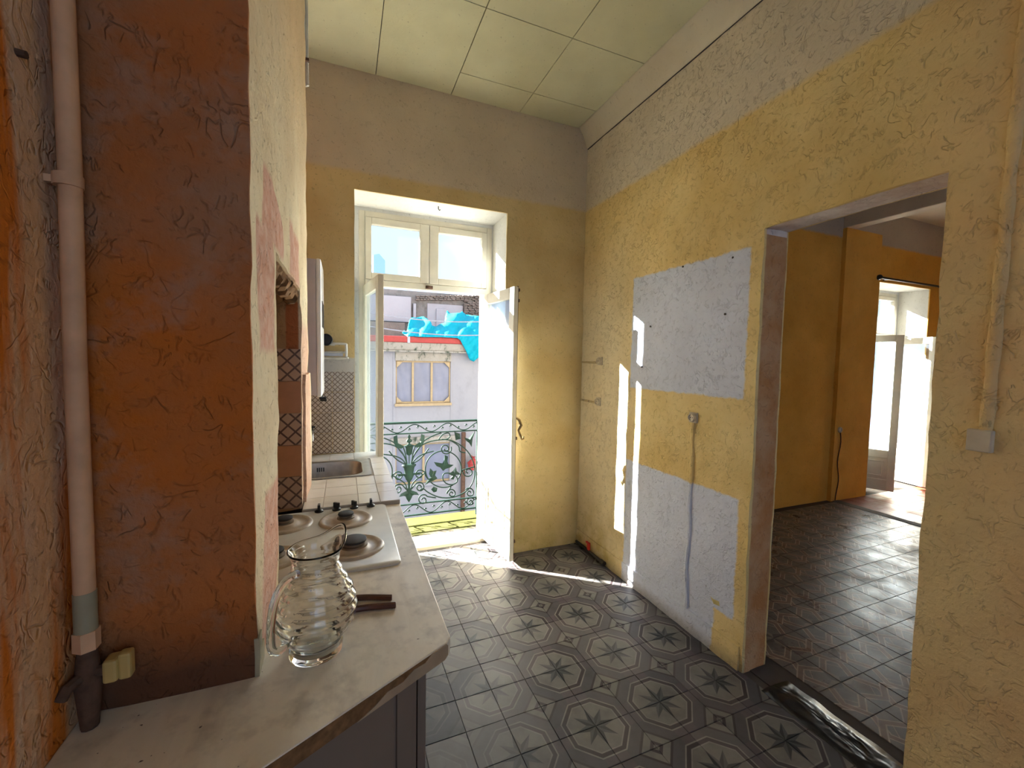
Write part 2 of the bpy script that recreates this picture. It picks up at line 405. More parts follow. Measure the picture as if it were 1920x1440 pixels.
def pane_mat(name, dust, tint=(.9, .95, 1), gloss=.12):
    m = bpy.data.materials.new(name); m.use_nodes = True; g = m.node_tree; g.nodes.clear(); N = g.nodes.new
    o = N('ShaderNodeOutputMaterial'); t = N('ShaderNodeBsdfTransparent'); t.inputs[0].default_value = (*tint, 1)
    gl = N('ShaderNodeBsdfGlossy'); gl.inputs['Roughness'].default_value = .03; d = N('ShaderNodeBsdfDiffuse'); d.inputs[0].default_value = (.75, .8, .85, 1)
    tl = N('ShaderNodeBsdfTranslucent'); tl.inputs[0].default_value = (.75, .8, .85, 1)
    lw = N('ShaderNodeLayerWeight'); lw.inputs[0].default_value = .25
    ns = N('ShaderNodeTexNoise'); ns.inputs['Scale'].default_value = 3; ns.inputs['Detail'].default_value = 5
    mp = N('ShaderNodeMapRange'); mp.inputs[1].default_value = .3; mp.inputs[2].default_value = .7; mp.inputs[3].default_value = dust*.5; mp.inputs[4].default_value = dust*1.3
    m0 = N('ShaderNodeMixShader'); m0.inputs[0].default_value = .5; m1 = N('ShaderNodeMixShader'); m2 = N('ShaderNodeMixShader'); ml = N('ShaderNodeMath'); ml.operation = 'MULTIPLY'; ml.inputs[1].default_value = gloss*3
    L = g.links.new; L(d.outputs[0], m0.inputs[1]); L(tl.outputs[0], m0.inputs[2]); L(ns.outputs[0], mp.inputs[0]); L(mp.outputs[0], m1.inputs[0]); L(t.outputs[0], m1.inputs[1]); L(m0.outputs[0], m1.inputs[2])
    L(lw.outputs['Fresnel'], ml.inputs[0]); L(ml.outputs[0], m2.inputs[0]); L(m1.outputs[0], m2.inputs[1]); L(gl.outputs[0], m2.inputs[2]); L(m2.outputs[0], o.inputs[0])
    return m
M['pane'] = pane_mat('window_glass', .008)
M['dusty'] = pane_mat('dusty_window_glass', .05, (.88, .94, 1))
m = bpy.data.materials.new('clear_glass'); m.use_nodes = True; b = m.node_tree.nodes['Principled BSDF']; b.inputs['Base Color'].default_value = (.97, .99, .98, 1); b.inputs['Transmission Weight'].default_value = 1; b.inputs['Roughness'].default_value = .0; b.inputs['IOR'].default_value = 1.47; M['glass'] = m
# exterior
def ext_mat(name, c1, c2, stain, amt, sc=3, bstr=.3):
    m = Mat(name, .9, .1); c = m.mix(c1, c2, m.noise(sc, 5, .65).step(.5, .35)); c = m.mix(c, stain, m.noise(sc*2.3, 6, .7, stretch=(1, 1, .45), off=3).step(.6, .14)*amt); m.col(c); m.bump(m.noise(sc*6, 5), bstr, .02); return m.m
M['facade'] = ext_mat('pale_render', (.32, .32, .335), (.285, .285, .31), (.22, .22, .22), .35, 1.4)
M['mossy'] = ext_mat('mossy_cornice', (.34, .32, .28), (.28, .26, .22), (.05, .07, .05), 1., 4)
M['ruin'] = ext_mat('ruined_wall', (.26, .24, .23), (.19, .18, .17), (.12, .11, .10), .8, 3, .7)
M['white_block'] = ext_mat('white_block', (.40, .39, .42), (.36, .35, .38), (.3, .3, .3), .3, 1)
M['stone'] = ext_mat('rubble_stone', (.23, .19, .165), (.16, .135, .12), (.1, .09, .08), .5, 4, .6)
M['gutter'] = plain('red_gutter', (.34, .045, .04), .5, .3)
M['tarp'] = plain('cyan_tarpaulin', (.0, .30, .39), .7, .2, var=.08)
M['ext_wood'] = plain('pale_wood', (.38, .29, .17), .7, .2)
M['ext_sheet'] = plain('grey_plastic_sheet', (.18, .195, .26), .35, .4, var=.12, scale=3)
M['cable'] = plain('pale_cable', (.3, .3, .34), .6)
M['balcony'] = None
m = Mat('mossy_balcony_stone', .8, .2); c = m.mix((.055, .062, .008), (.075, .075, .015), m.noise(6, 5).step(.5, .3)); x, y, z = m.xyz(); c = m.mix((.10, .08, .06), c, (y+(m.noise(4, 4)-.5)*.3).step(3.82, .1)); m.col(c); m.bump(m.noise(25, 4), .3, .01); M['balcony'] = m.m
M['far'] = plain('far_blue_render', (.42, .60, .85), .9, .1)
M['street'] = plain('street_asphalt', (.14, .135, .13), .9)
# ------------------------------------------------------------------ structure: walls
wl = voxel(cuts([XL-.3, XL], 1), cuts([YREAR-.2, .5, 1.05, 3.2, 3.6], .08), cuts([-.02, ZC+.25], .08), lambda x, y, z: True, .004, 7)
wl.build('wall_left', M['left'], smooth=50, kind='structure')
xs = cuts([XL-.3, DX0], .1)[:-1]+[DX0, DX1]+cuts([DX1, XR, XR2], .08)[1:]+cuts([XR2, EX0], .15)[1:]+cuts([EX0, EX1], .3)[1:]+cuts([EX1, 9.0], .3)[1:]
ys = [YB, 3.2, 3.46, YO]
zs = cuts([-.6, 0, EZ], .09)+[DZ]+cuts([DZ, ZC, 4.6], .1)[1:]
def occb(x, y, z):
    if z < 0: return y > 3.45
    if y < 3.46:
        if DX0 < x < DX1 and 0 < z < DZ: return False
        if EX0 < x < EX1 and 0 < z < EZ: return False
    else:
        if .185 < x < 1.14 and 0 < z < 2.68: return False
        if EX0+.09 < x < EX1-.06 and 0 < z < EZ-.08: return False
    return True
xs = sorted(set(round(v, 4) for v in xs+[.185, 1.14, EX0+.09, EX1-.06])); zs = sorted(set(round(v, 4) for v in zs+[2.68, EZ-.08]))
voxel(xs, ys, zs, occb, .003, 7).build('wall_back', M['back'], smooth=50, kind='structure')
wb = bpy.data.objects['wall_back']
ys = cuts([YREAR-.2, PY0, PY1, YB+.06], .06); zs = cuts([-.02, PZ, ZC+.25], .06)
wr = voxel([XR, XR+.06, XR+.12, XR2], ys, zs, lambda x, y, z: not (PY0 < y < PY1 and z < PZ), .006, 8).build('wall_right', M['right'], smooth=45, kind='structure')
# rear walls; an unseen tall window added in each for daylight behind the camera
def rear(name, x0, x1, w0, w1, z0, z1, mat):
    voxel([x0, w0, w1, x1], [YREAR-.3, YREAR], [-.02, z0, z1, ZC+.25], lambda x, y, z: not (w0 < x < w1 and z0 < z < z1)).build(name, mat, kind='structure')
rear('wall_rear', XL-.3, XR+.02, -.1, 1.6, .3, 2.9, M['room2'])
rear('wall_rear_adjoining', XR2-.02, 9.0, 2.9, 5.0, .3, 2.9, M['room2'])
MB().box(8.6, 8.9, YREAR-.2, YB+.1, -.02, ZC+.25).build('wall_far_right', M['room2'], kind='structure')
for i, (a, b_, c_, d_) in enumerate(((-.1, 1.6, .3, 2.9), (2.9, 5.0, .3, 2.9))):
    t = thing('window_%d' % (i+1), None, None, ((a+b_)/2, YREAR-.15, c_), kind='structure')  # added unseen window, lets in daylight
    f = MB()
    for q in (a, (a+b_)/2-.03, b_-.06): f.box(q, q+.06, YREAR-.18, YREAR-.12, c_, d_)
    f.box(a, b_, YREAR-.18, YREAR-.12, c_, c_+.06).box(a, b_, YREAR-.18, YREAR-.12, d_-.06, d_); f.build('window_frame', M['white_paint'], t)
    for q in (a+.06, (a+b_)/2+.03): MB().box(q, q+(b_-a)/2-.09, YREAR-.153, YREAR-.147, c_+.06, d_-.06).build('pane', M['pane'], t)  # panes of the added unseen window
# chimney breast
by = cuts([.995, 1.32, 2.06, 2.42], .05); bz = cuts([ZCT, 1.89, ZC+.02], .05)
def occbr(x, y, z):
    return not (1.32 < y < 2.06 and z < 1.89 and x > -.44)
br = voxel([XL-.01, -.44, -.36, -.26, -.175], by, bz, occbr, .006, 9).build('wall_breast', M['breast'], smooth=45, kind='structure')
# thicker lower plaster on the far pier, rough broken edge of the hole
voxel([-.2, -.163], cuts([2.10, 2.45], .05), cuts([ZTT+.001, 1.52], .06), lambda x, y, z: True, .005, 9).build('plaster_patch', M['breast'], br, smooth=45)
lp = MB()
for k in range(9):
    y0 = 1.36+k*.075
    lp.tube([(-.20-.012*(k % 2), y0, 1.885-.02*((k*7) % 3)), (-.215, y0+.06, 1.875-.012*(k % 3)), (-.20, y0+.11, 1.88)], [.022, .028, .02], 7)
lp.build('broken_lath', M['chip'], br, smooth=True)
voxel([-.18, -.171], cuts([.992, 1.06], .034), cuts([ZCT+.001, 1.0], .04), lambda x, y, z: z < 1.01-(y-.99)*.8, .002, 9).build('corner_guard', M['pipe_grey'], br)
# ceilings
ce = MB().box(XL-.2, XR+.05, YREAR-.2, YB+.1, ZC+.006, ZC+.2).build('ceiling', M['grout'], kind='structure')
cx = [-.465, -.32, .21, .737, 1.283, 1.82]
for a, b_ in zip(cx, cx[1:]):
    yy = [3.12, 2.30, 1.75, 1.2, .65, .1, -.45, -1., -1.9] if b_ < .75 else [3.12, 2.86, 2.30, 1.75, 1.2, .65, .1, -.45, -1., -1.9]
    for q1, q0 in zip(yy, yy[1:]):
        MB().box(a+.0025, b_-.0025, q0+.0025, q1-.0025, ZC-.004+random.uniform(-.001, .001), ZC+.008).build('ceiling_panel', M['ceil'], ce)
cv = MB()
pr = [(1.823, ZC+.004), (1.823, ZC-.004), (1.832, ZC-.012), (1.86, ZC-.05), (1.885, ZC-.10), (1.90, ZC-.15), (1.912, ZC-.155), (XR+.02, ZC-.155), (XR+.02, ZC+.004)]
cv.prism(pr, YREAR, YB-.001, Matrix(((1, 0, 0, 0), (0, 0, 1, 0), (0, 1, 0, 0), (0, 0, 0, 1)))).build('trim_1', M['cove'], smooth=60, kind='structure')
MB().box(XR-.004, XR+.01, YREAR, YB-.002, ZC-.161, ZC-.1555).build('crack', M['grout'], bpy.data.objects['trim_1'])  # dark strip for the crack, painting in the shadow under the cove edge
MB().box(XR2, 9.0, YREAR-.2, YB+.1, 3.5, 3.75).build('ceiling_adjoining', M['ceil2'], kind='structure')
# remains of a removed partition in the second room
MB().box(5.36, 5.52, YREAR+.02, YB, 3.2, 3.5).build('trim_2', M['ceil2'], kind='structure', bevel=.01)
voxel(cuts([5.36, 6.04], .1), [YB-.045, YB+.01], cuts([0, 3.2], .1), lambda x, y, z: True, .004, 7).build('trim_3', M['room2'], smooth=45, kind='structure')
# ------------------------------------------------------------------ floors
T = .18; OX, OY, TA = 1.01135, 2.55067, .0114
def tile_mesh(name, mat):
    h = T/2-.0009; b = .0015; me = bpy.data.meshes.new(name)
    v = [(-h, -h, -.012), (h, -h, -.012), (h, h, -.012), (-h, h, -.012), (-h, -h, -b), (h, -h, -b), (h, h, -b), (-h, h, -b)]
    g = h-b; v += [(-g, -g, 0), (g, -g, 0), (g, g, 0), (-g, g, 0)]
    f = [(8, 9, 10, 11)]+[(i, (i+1) % 4, 4+(i+1) % 4, 4+i) for i in range(4)]+[(4+i, 4+(i+1) % 4, 8+(i+1) % 4, 8+i) for i in range(4)]
    me.from_pydata(v, [], f); uv = me.uv_layers.new(name='UVMap')
    for l in me.loops:
        c = me.vertices[l.vertex_index].co; uv.data[l.index].uv = (c.x/T+.5, c.y/T+.5)
    me.materials.append(mat); return me
def lay(floor, mesh, keep, i0, i1, j0, j1, ox, oy, ang, maxn=300, near=None):
    ca, sa = math.cos(ang), math.sin(ang); L = []
    for i in range(i0, i1):
        for j in range(j0, j1):
            lx, ly = (i+.5)*T, (j+.5)*T
            p = Vector((ox+lx*ca-ly*sa, oy+lx*sa+ly*ca, 0))
            if keep(p.x, p.y): L.append((p, (i % 2, j % 2)))
    L.sort(key=lambda q: (q[0]-Vector((near[0], near[1], 0))).length if near else 0)
    rot = {(0, 0): 0, (1, 0): math.pi/2, (1, 1): math.pi, (0, 1): -math.pi/2}
    for k, (p, par) in enumerate(L[:maxn]):
        o = bpy.data.objects.new('floor_tile', mesh); COL.objects.link(o); o.parent = floor
        o.location = (p.x, p.y, random.uniform(-.0008, .0008)); o.rotation_euler = (random.uniform(-.003, .003), random.uniform(-.003, .003), ang+rot[par])
    if len(L) > maxn:
        v = []; f = []; u = []
        for p, par in L[maxn:]:
            R = Matrix.Translation(p) @ Matrix.Rotation(ang+rot[par], 4, 'Z'); n = len(v)
            v += [tuple(R @ q.co) for q in mesh.vertices]; f += [tuple(n+i for i in pl.vertices) for pl in mesh.polygons]
            u += [(mesh.vertices[i].co.x/T+.5, mesh.vertices[i].co.y/T+.5) for pl in mesh.polygons for i in pl.vertices]
        me = bpy.data.meshes.new('floor_tiles'); me.from_pydata(v, [], f); uv = me.uv_layers.new(name='UVMap')
        for i, q in enumerate(u): uv.data[i].uv = q
        me.materials.append(mesh.materials[0]); o = bpy.data.objects.new('floor_tiles', me); COL.objects.link(o); o.parent = floor; o['kind'] = 'stuff'
fl = MB().box(XL-.1, XR2-.06, YREAR-.2, 3.46, -.1, -.004).build('floor', M['grout'], kind='structure')
lay(fl, tile_mesh('floor_tile', M['star']), lambda x, y: (-.36 < x < XR+.08 and -1.7 < y < YB+.08) or (DX0 < x < DX1 and y < 3.40 and y > 3), -12, 8, -25, 7, OX, OY, TA, 300, (.9, 1.6))
fl2 = MB().box(XR2-.06, 5.45, YREAR-.2, 3.46, -.1, -.004).build('floor_adjoining', M['grout'], kind='structure')
bt = tile_mesh('floor_tile', M['band'])
lay(fl2, bt, lambda x, y: XR+.19 < x < 5.40 and -1.7 < y < YB-.05 and not (y > x*.95+.4), -2, 25, -30, 10, 1.98, 1.6, .004, 300, (3.2, 1.9))
fl3 = MB().box(5.45, 9.0, YREAR-.2, YO, -.1, -.004).build('floor_far', M['grout'], kind='structure')
lay(fl3, tile_mesh('floor_tile', M['redtile']), lambda x, y: 5.50 < x < 8.5 and .9 < y < YB-.06, 0, 40, -30, 10, 5.46, 2.9, 0, 300, (6.6, 2.7))
tag(MB().box(5.40, 5.50, YREAR, YB, -.004, .004).build('trim_4', M['street'], kind='structure'))
# ------------------------------------------------------------------ baseboards
zb = cuts([0, .13], .03)
voxel([XR-.010, XR+.02], cuts([PY1+.02, YB], .06), zb, lambda x, y, z: True, .004, 9).build('baseboard_right', M['right'], smooth=45, kind='structure')
# ------------------------------------------------------------------ french doors
def french_door(name, x0, x1, zt, z1, aL, aR, pw, glassm):
    """x0..x1 frame, zt transom bottom, z1 top; aL/aR opening angles of the leaves"""
    yf0, yf1 = 3.455, 3.505
    root = thing(name, None, None, ((x0+x1)/2, 3.48, 0), kind='structure')
    f = MB(); s = .045
    f.box(x0, x0+s, yf0, yf1, 0, z1).box(x1-s, x1, yf0, yf1, 0, z1).box(x0+s, x1-s, yf0, yf1, z1-s, z1).box(x0+s, x1-s, yf0-.008, yf1, zt-.005, zt+.045)
    f.build('door_frame', M['white_paint'], root, bevel=.004)
    MB().box(x0, x1, yf0-.03, YO+.02, -.01, .028).build('door_sill', M['white_paint'], root, bevel=.005)
    # transom: two casements
    xm = (x0+x1)/2
    for a, b_ in ((x0+s+.003, xm-.0015), (xm+.0015, x1-s-.003)):
        q0, q1 = zt+.048, z1-s-.003
        sl_, sr_ = (.045, .075) if a < xm-.1 else (.075, .045)
        c = MB().box(a, a+sl_, yf0-.012, yf1-.01, q0, q1).box(b_-sr_, b_, yf0-.012, yf1-.01, q0, q1).box(a+sl_, b_-sr_, yf0-.012, yf1-.01, q0, q0+.05).box(a+sl_, b_-sr_, yf0-.012, yf1-.01, q1-.05, q1)
        cs = c.build('transom_casement', M['white_paint'], root, bevel=.004)
        MB().box(a+sl_, b_-sr_, 3.474, 3.478, q0+.05, q1-.05).build('pane', M['pane'], cs)
    MB().box(xm-.028, xm+.028, yf0-.03, yf0-.008, zt+.005, zt+.03).box(xm-.012, xm+.012, yf0-.04, yf0-.03, zt+.010, zt+.022).build('catch', M['rust'], root, bevel=.003)
    # leaves
    w = (x1-x0)/2-s+.035
    for side, ang, hx in ((1, aL, x0+s+.004), (-1, aR, x1-s-.004)):
        R = Matrix.Translation((hx, yf0, 0)) @ Matrix.Rotation(-side*ang, 4, 'Z') @ Matrix.Scale(side, 4, (1, 0, 0))
        z0, zT = .035, zt-.008; st = .075; th = .038
        c = MB().box(0, st, -th/2, th/2, z0, zT, R).box(w-st, w, -th/2, th/2, z0, zT, R).box(st, w-st, -th/2, th/2, z0, z0+.14, R).box(st, w-st, -th/2, th/2, pw-.05, pw+.05, R).box(st, w-st, -th/2, th/2, zT-.085, zT, R)
        lf = c.build('door_leaf', M['white_paint'], root, bevel=.004)
        MB().box(st, w-st, -.003, .003, pw+.05, zT-.085, R).build('pane', glassm, lf)
        MB().box(st, w-st, -.008, .008, z0+.14, pw-.05, R).build('lower_panel', M['white_paint'], lf)
        mo = MB()
        for e in (-1, 1):
            a, b_, q0, q1, yy0, yy1 = st+.035, w-st-.035, z0+.175, pw-.085, min(e*.008, e*.018), max(e*.008, e*.018)
            mo.box(a, a+.018, yy0, yy1, q0, q1, R).box(b_-.018, b_, yy0, yy1, q0, q1, R).box(a+.018, b_-.018, yy0, yy1, q0, q0+.018, R).box(a+.018, b_-.018, yy0, yy1, q1-.018, q1, R)
        mo.build('panel_moulding', M['white_paint'], lf, bevel=.003)
        for hz in (.25, 1.05, 1.9):
            if hz < zT: MB().tube([R @ Vector((-.004, -.012, hz-.05)), R @ Vector((-.004, -.012, hz+.05))], .008, 8).build('hinge', M['white_paint'], lf, smooth=True)
        if side == -1:
            # espagnolette bolt on the room side (the face towards the corner)
            e = 1 if True else -1
            yy = -(th/2+.012)
            P = lambda u, y, z: R @ Vector((u, y, z))
            MB().tube([P(w-.03, yy, .03), P(w-.03, yy, zT+.01)], .007, 8).build('bolt_rod', M['rust'], lf, smooth=True)
            for hz in (.06, .18, 1.0, zT-.1, zT-.02):
                MB().box(w-.045, w-.015, yy-.012, -th/2+.001, hz-.012, hz+.012, R).build('bolt_bracket', M['rust'], lf, bevel=.003)
            hp = [P(w-.03, yy-.01, 1.16), P(w-.03, yy-.035, 1.14), P(w-.028, yy-.05, 1.10), P(w-.03, yy-.03, 1.06), P(w-.03, yy-.045, 1.02), P(w-.03, yy-.06, .985), P(w-.03, yy-.075, .99), P(w-.03, yy-.075, 1.01)]
            MB().tube(hp, [.008, .012, .014, .010, .011, .009, .008, .006], 8).build('handle', M['brass'], lf, smooth=True)
    return root
french_door('door_1', .108, 1.187, 2.17, 2.735, math.radians(82), math.radians(97.5), .62, M['dusty'])
french_door('door_2', EX0+.04, EX1-.03, 2.02, EZ-.03, math.radians(66), math.radians(80), .50, M['dusty'])
# small screw hook under the reveal
hk = on(2, DZ-.003, 825, 383)
tag(MB().tube([(hk.x, 3.2, DZ+.002), (hk.x, 3.2, DZ-.02), (hk.x+.008, 3.2, DZ-.03), (hk.x+.014, 3.2, DZ-.022)], .004, 7).build('screw_hook', M['dark_metal'], smooth=True), 'small dark screw hook under the head of the door reveal', 'hook')
# ------------------------------------------------------------------ balcony
bal = thing('balcony', 'stone balcony slab with green iron scrollwork railing outside the kitchen door', 'balcony', (.6, 3.9, -.03))
MB().box(-.5, 1.7, YO-.0, 4.27, -.18, -.03).build('slab', M['balcony'], bal, bevel=.01)
RY = 4.15
def rp(u, v):       # picture point of the railing -> (x,z) on its plane
    p = on(1, RY, 680+u*.2638, 680+v*.2638); return Vector((p.x, RY, p.z))
ZT_, ZB_ = rp(400, 424).z, rp(540, 1062).z
XV = rp(330, 700).x; XP = rp(812, 700).x; HW = XP-XV
rail = thing('balcony_railing', 'green wrought iron railing of scrolls, leaves and a central vase', 'railing', (XV, RY, -.03))
MB().box(XV-HW-.012, XP+.012, RY-.018, RY+.018, ZT_-.010, ZT_+.010).build('top_rail', M['green'], rail, bevel=.004)
z2, z3 = rp(500, 495).z, rp(540, 985).z
for zz in (z2, z3, ZB_): MB().box(XV-HW, XP, RY-.008, RY+.008, zz-.006, zz+.006).build('cross_bar', M['green'], rail)
for xx in (XV-HW, XP): MB().box(xx-.009, xx+.009, RY-.009, RY+.009, -.03, ZT_).build('post', M['green'], rail)
def smooth_path(pts, n=6):
    out = []
    for i in range(len(pts)-1):
        p0, p1, p2, p3 = pts[max(i-1, 0)], pts[i], pts[i+1], pts[min(i+2, len(pts)-1)]
        for k in range(n):
            t = k/n; out.append(.5*((2*p1)+(-p0+p2)*t+(2*p0-5*p1+4*p2-p3)*t*t+(-p0+3*p1-3*p2+p3)*t**3))
    return out+[pts[-1]]
def spiral(cx, cy, r0, r1, a0, turns, n=26): # picture units, degrees, turns signed
    return [(cx+(r0+(r1-r0)*i/n)*math.cos(math.radians(a0)+2*math.pi*turns*i/n), cy+(r0+(r1-r0)*i/n)*math.sin(math.radians(a0)+2*math.pi*turns*i/n)) for i in range(n+1)]
SCR = [ # right half, picture units of the enlarged crop
 spiral(575, 755, 132, 125, 60, .93),
 [(478, 845), (445, 800)]+spiral(575, 755, 135, 135, 160, .02),
 [(350, 700), (375, 640), (430, 580), (520, 552), (620, 550), (700, 590), (760, 650), (795, 740), (790, 830), (750, 900), (690, 940), (620, 960), (540, 955), (470, 925), (430, 895), (408, 905)],
 spiral(590, 612, 42, 8, -20, 1.6),
 spiral(255, 795, 0, 0, 0, .0)[:1]+spiral(405, 795, 8, 36, 200, 1.4)+[(360, 850), (345, 900)],
 spiral(405, 885, 8, 38, 30, -1.5)+[(345, 900)],
 spiral(430, 975, 8, 40, 180, 1.4)+[(520, 960)],
 [(570, 830), (570, 800), (590, 785), (640, 790), (672, 820), (668, 850), (630, 868), (590, 855), (570, 830)],
 spiral(632, 930, 6, 34, 0, -1.5)+[(628, 880)],
 spiral(750, 775, 8, 40, 90, 1.3)+[(795, 740)],
 spiral(760, 925, 6, 36, 0, -1.4),
 spiral(765, 990, 6, 32, 180, 1.4),
 [(345, 720), (365, 660), (400, 610), (430, 560), (510, 515), (560, 500)],
 [(350, 722), (380, 680), (430, 650), (505, 628)],
 [(350, 722), (400, 690), (440, 650), (470, 608)],
 [(345, 720), (358, 640), (375, 590)],
 [(540, 545), (570, 510), (610, 500), (620, 525), (595, 545), (560, 545)],
 [(620, 550), (680, 590), (690, 630), (730, 640)],
]
def mir(p): return Vector((2*XV-p.x, p.y, p.z))
for pl in SCR:
    pts = [rp(*q) for q in pl]
    if len(pts) < 3: continue
    for fn in (lambda p: p, mir):
        MB().tube([fn(p) for p in smooth_path(pts, 3)], .0066, 6).build('scroll', M['green'], rail, smooth=True)
# waves in the two narrow bands
for za, zb_ in ((z2, ZT_-.01), (ZB_, z3)):
    zm, am = (za+zb_)/2, (zb_-za)/2-.01
    pts = []
    for i in range(97):
        x = XV-HW+2*HW*i/96; pts.append(Vector((x, RY, zm+am*math.sin((x-XV)/HW*math.pi*4.2+.6))))
    MB().tube(pts, .0055, 6).build('wave_scroll', M['green'], rail, smooth=True)
    for k in range(17):
        x = XV-HW+2*HW*(k+.5)/17; sg = 1 if k % 2 else -1
        MB().tube([Vector((x+.012*math.cos(a*.55)*(1-a/22), RY, zm+sg*.01+.014*math.sin(a*.55)*(1-a/22))) for a in range(18)], .0035, 5).build('curl', M['green'], rail, smooth=True)
def leaf(pts, name='leaf'):
    q = [rp(*p) for p in pts]
    for mirror in (False, True):
        b = MB(); n = len(q); c = sum(q, Vector())/n
        f = (lambda p: mir(p)) if mirror else (lambda p: p)
        vs = [f(p)+Vector((0, -.006+.006*math.sin(i*2.1), 0)) for i, p in enumerate(q)]+[f(c)+Vector((0, -.022, 0)), f(c)+Vector((0, .008, 0))]
        b.add(vs, [(i, (i+1) % n, n) for i in range(n)]+[((i+1) % n, i, n+1) for i in range(n)])
        b.build(name, M['rail_edge'], rail)
leaf([(440, 870), (460, 830), (485, 820), (470, 790), (480, 750), (500, 770), (525, 765), (515, 800), (530, 820), (500, 840), (475, 850)])
leaf([(505, 705), (540, 718), (560, 722), (580, 690), (582, 655), (605, 665), (602, 700), (610, 725), (645, 725), (620, 745), (590, 755), (570, 768), (550, 745), (525, 735)])
leaf([(610, 790), (640, 770), (660, 740), (668, 770), (700, 795), (660, 795), (645, 830), (620, 828), (640, 805)])
leaf([(485, 900), (505, 880), (530, 890), (525, 915), (505, 922)])
leaf([(650, 490), (690, 505), (695, 540), (660, 550)])
leaf([(720, 530), (750, 540), (800, 480), (780, 540), (775, 600), (755, 570), (735, 555)])
leaf([(365, 590), (400, 585), (425, 545), (415, 505), (440, 515), (438, 560), (415, 595), (385, 605)])
leaf([(345, 905), (385, 920), (400, 938), (365, 938), (345, 950), (335, 925)])
# vase: flattened turned urn with leaf finial
vz = [(0.0, 725), (45, 722), (52, 730), (38, 745), (30, 790), (36, 800), (22, 830), (8, 850), (8, 890), (20, 900), (10, 925), (26, 945), (18, 965), (3, 990)]
sc_ = (rp(430, 800)-rp(330, 800)).x/100
MB().lathe([(max(r*sc_, .001), rp(330, v).z) for r, v in vz][::-1], (XV, RY, 0), 12, Matrix.Scale(.45, 4, (0, 1, 0))).build('vase', M['green'], rail, smooth=True)
vz = [(3, 720), (4, 660), (20, 650), (26, 600), (40, 590), (12, 580), (5, 570), (22, 560), (18, 548), (6, 540), (12, 525), (2, 510)]
MB().lathe([(max(r*sc_, .001), rp(330, v).z) for r, v in vz], (XV, RY, 0), 12, Matrix.Scale(.45, 4, (0, 1, 0))).build('vase_finial', M['green'], rail, smooth=True)
# returns of the railing towards the facade
for xx in (XV-HW, XP):
    for zz, r in ((ZT_, .010), (z2, .006), (z3, .006), (ZB_, .006)): MB().box(xx-r, xx+r, YO-.01, RY-.009, zz-r, zz+r).build('return_bar', M['green'], rail)
    for k in range(3):
        y0 = YO+.09+.15*k
        MB().tube([Vector((xx, y0+.05*math.sin(t*.35), z3+(z2-z3)*t/27)) for t in range(28)], .005, 6).build('scroll', M['green'], rail, smooth=True)
# ------------------------------------------------------------------ kitchen: base units and worktops
XE = .243
EY = lambda x: .965+(x-XE)*.545          # slanting near end of the worktop
wt = thing('worktop', 'worn marbled laminate worktop with a slanting end and chipped edge band', 'worktop', (0, 1.4, ZCT-.04))
top = [(XL+.001, EY(XL)), (XE-.012, EY(XE-.012)), (XE, EY(XE)+.014), (XE, 1.995), (XL+.001, 1.995)]
MB().prism(top, ZCT-.038, ZCT).build('slab', M['marble'], wt, bevel=.003)
d = Vector((1, .545, 0)).normalized(); nrm = Vector((d.y, -d.x, 0))
def endbox(u0, u1, z0, z1, t0, t1):
    o = Vector((XL, EY(XL), 0)); R = Matrix(((d.x, nrm.x, 0, o.x), (d.y, nrm.y, 0, o.y), (0, 0, 1, 0), (0, 0, 0, 1)))
    return MB().box(u0, u1, t0, t1, z0, z1, R)
UL = (XE-.012-XL)/d.x
endbox(.01, UL-.004, ZCT-.037, ZCT-.003, 0, .0015).build('bare_core', M['chip'], wt)
es = MB(); R_ = Matrix(((d.x, nrm.x, 0, XL), (d.y, nrm.y, 0, EY(XL)), (0, 0, 1, 0), (0, 0, 0, 1)))
ed = [(UL-.24, ZCT-.038), (UL-.01, ZCT-.038), (UL, ZCT-.03), (UL, ZCT-.006), (UL-.004, ZCT-.002), (UL-.05, ZCT-.002), (UL-.07, ZCT-.012), (UL-.10, ZCT-.009), (UL-.13, ZCT-.020), (UL-.17, ZCT-.018), (UL-.2, ZCT-.030)]
es.prism([(u, z) for u, z in ed], 0, .003, Matrix(((d.x, 0, nrm.x, XL), (d.y, 0, nrm.y, EY(XL)), (0, 1, 0, 0), (0, 0, 0, 1)))).build('edge_band', M['edge_strip'], wt)
cab = thing('base_cabinet', 'brown laminate base cabinet with slanting end under the marbled worktop', 'cabinet', (0, 1.4, 0))
XCF = .185
MB().prism([(XL+.01, EY(XL)+.03), (XCF-.03, EY(XCF)+.012), (XCF-.03, 1.98), (XL+.01, 1.98)], .08, ZCT-.04).build('body', M['laminate'], cab)
MB().box(XCF-.026, XCF-.006, EY(XCF)+.02, 1.42, .09, ZCT-.06).build('door', M['laminate'], cab, bevel=.002)
MB().box(XCF-.026, XCF-.006, 1.426, 1.97, .09, ZCT-.06).build('door', M['laminate'], cab, bevel=.002)
UC = (XCF-.03-XL)/d.x
endbox(.02, UC-.052, .08, ZCT-.042, -.032, -.018).build('end_panel', M['laminate'], cab, bevel=.001)
endbox(UC-.044, UC, .08, ZCT-.042, -.032, -.018).build('end_stile', M['laminate'], cab, bevel=.001)
MB().box(XL+.03, XCF-.09, 1.1, 1.95, .0, .08).build('plinth', M['black'], cab)
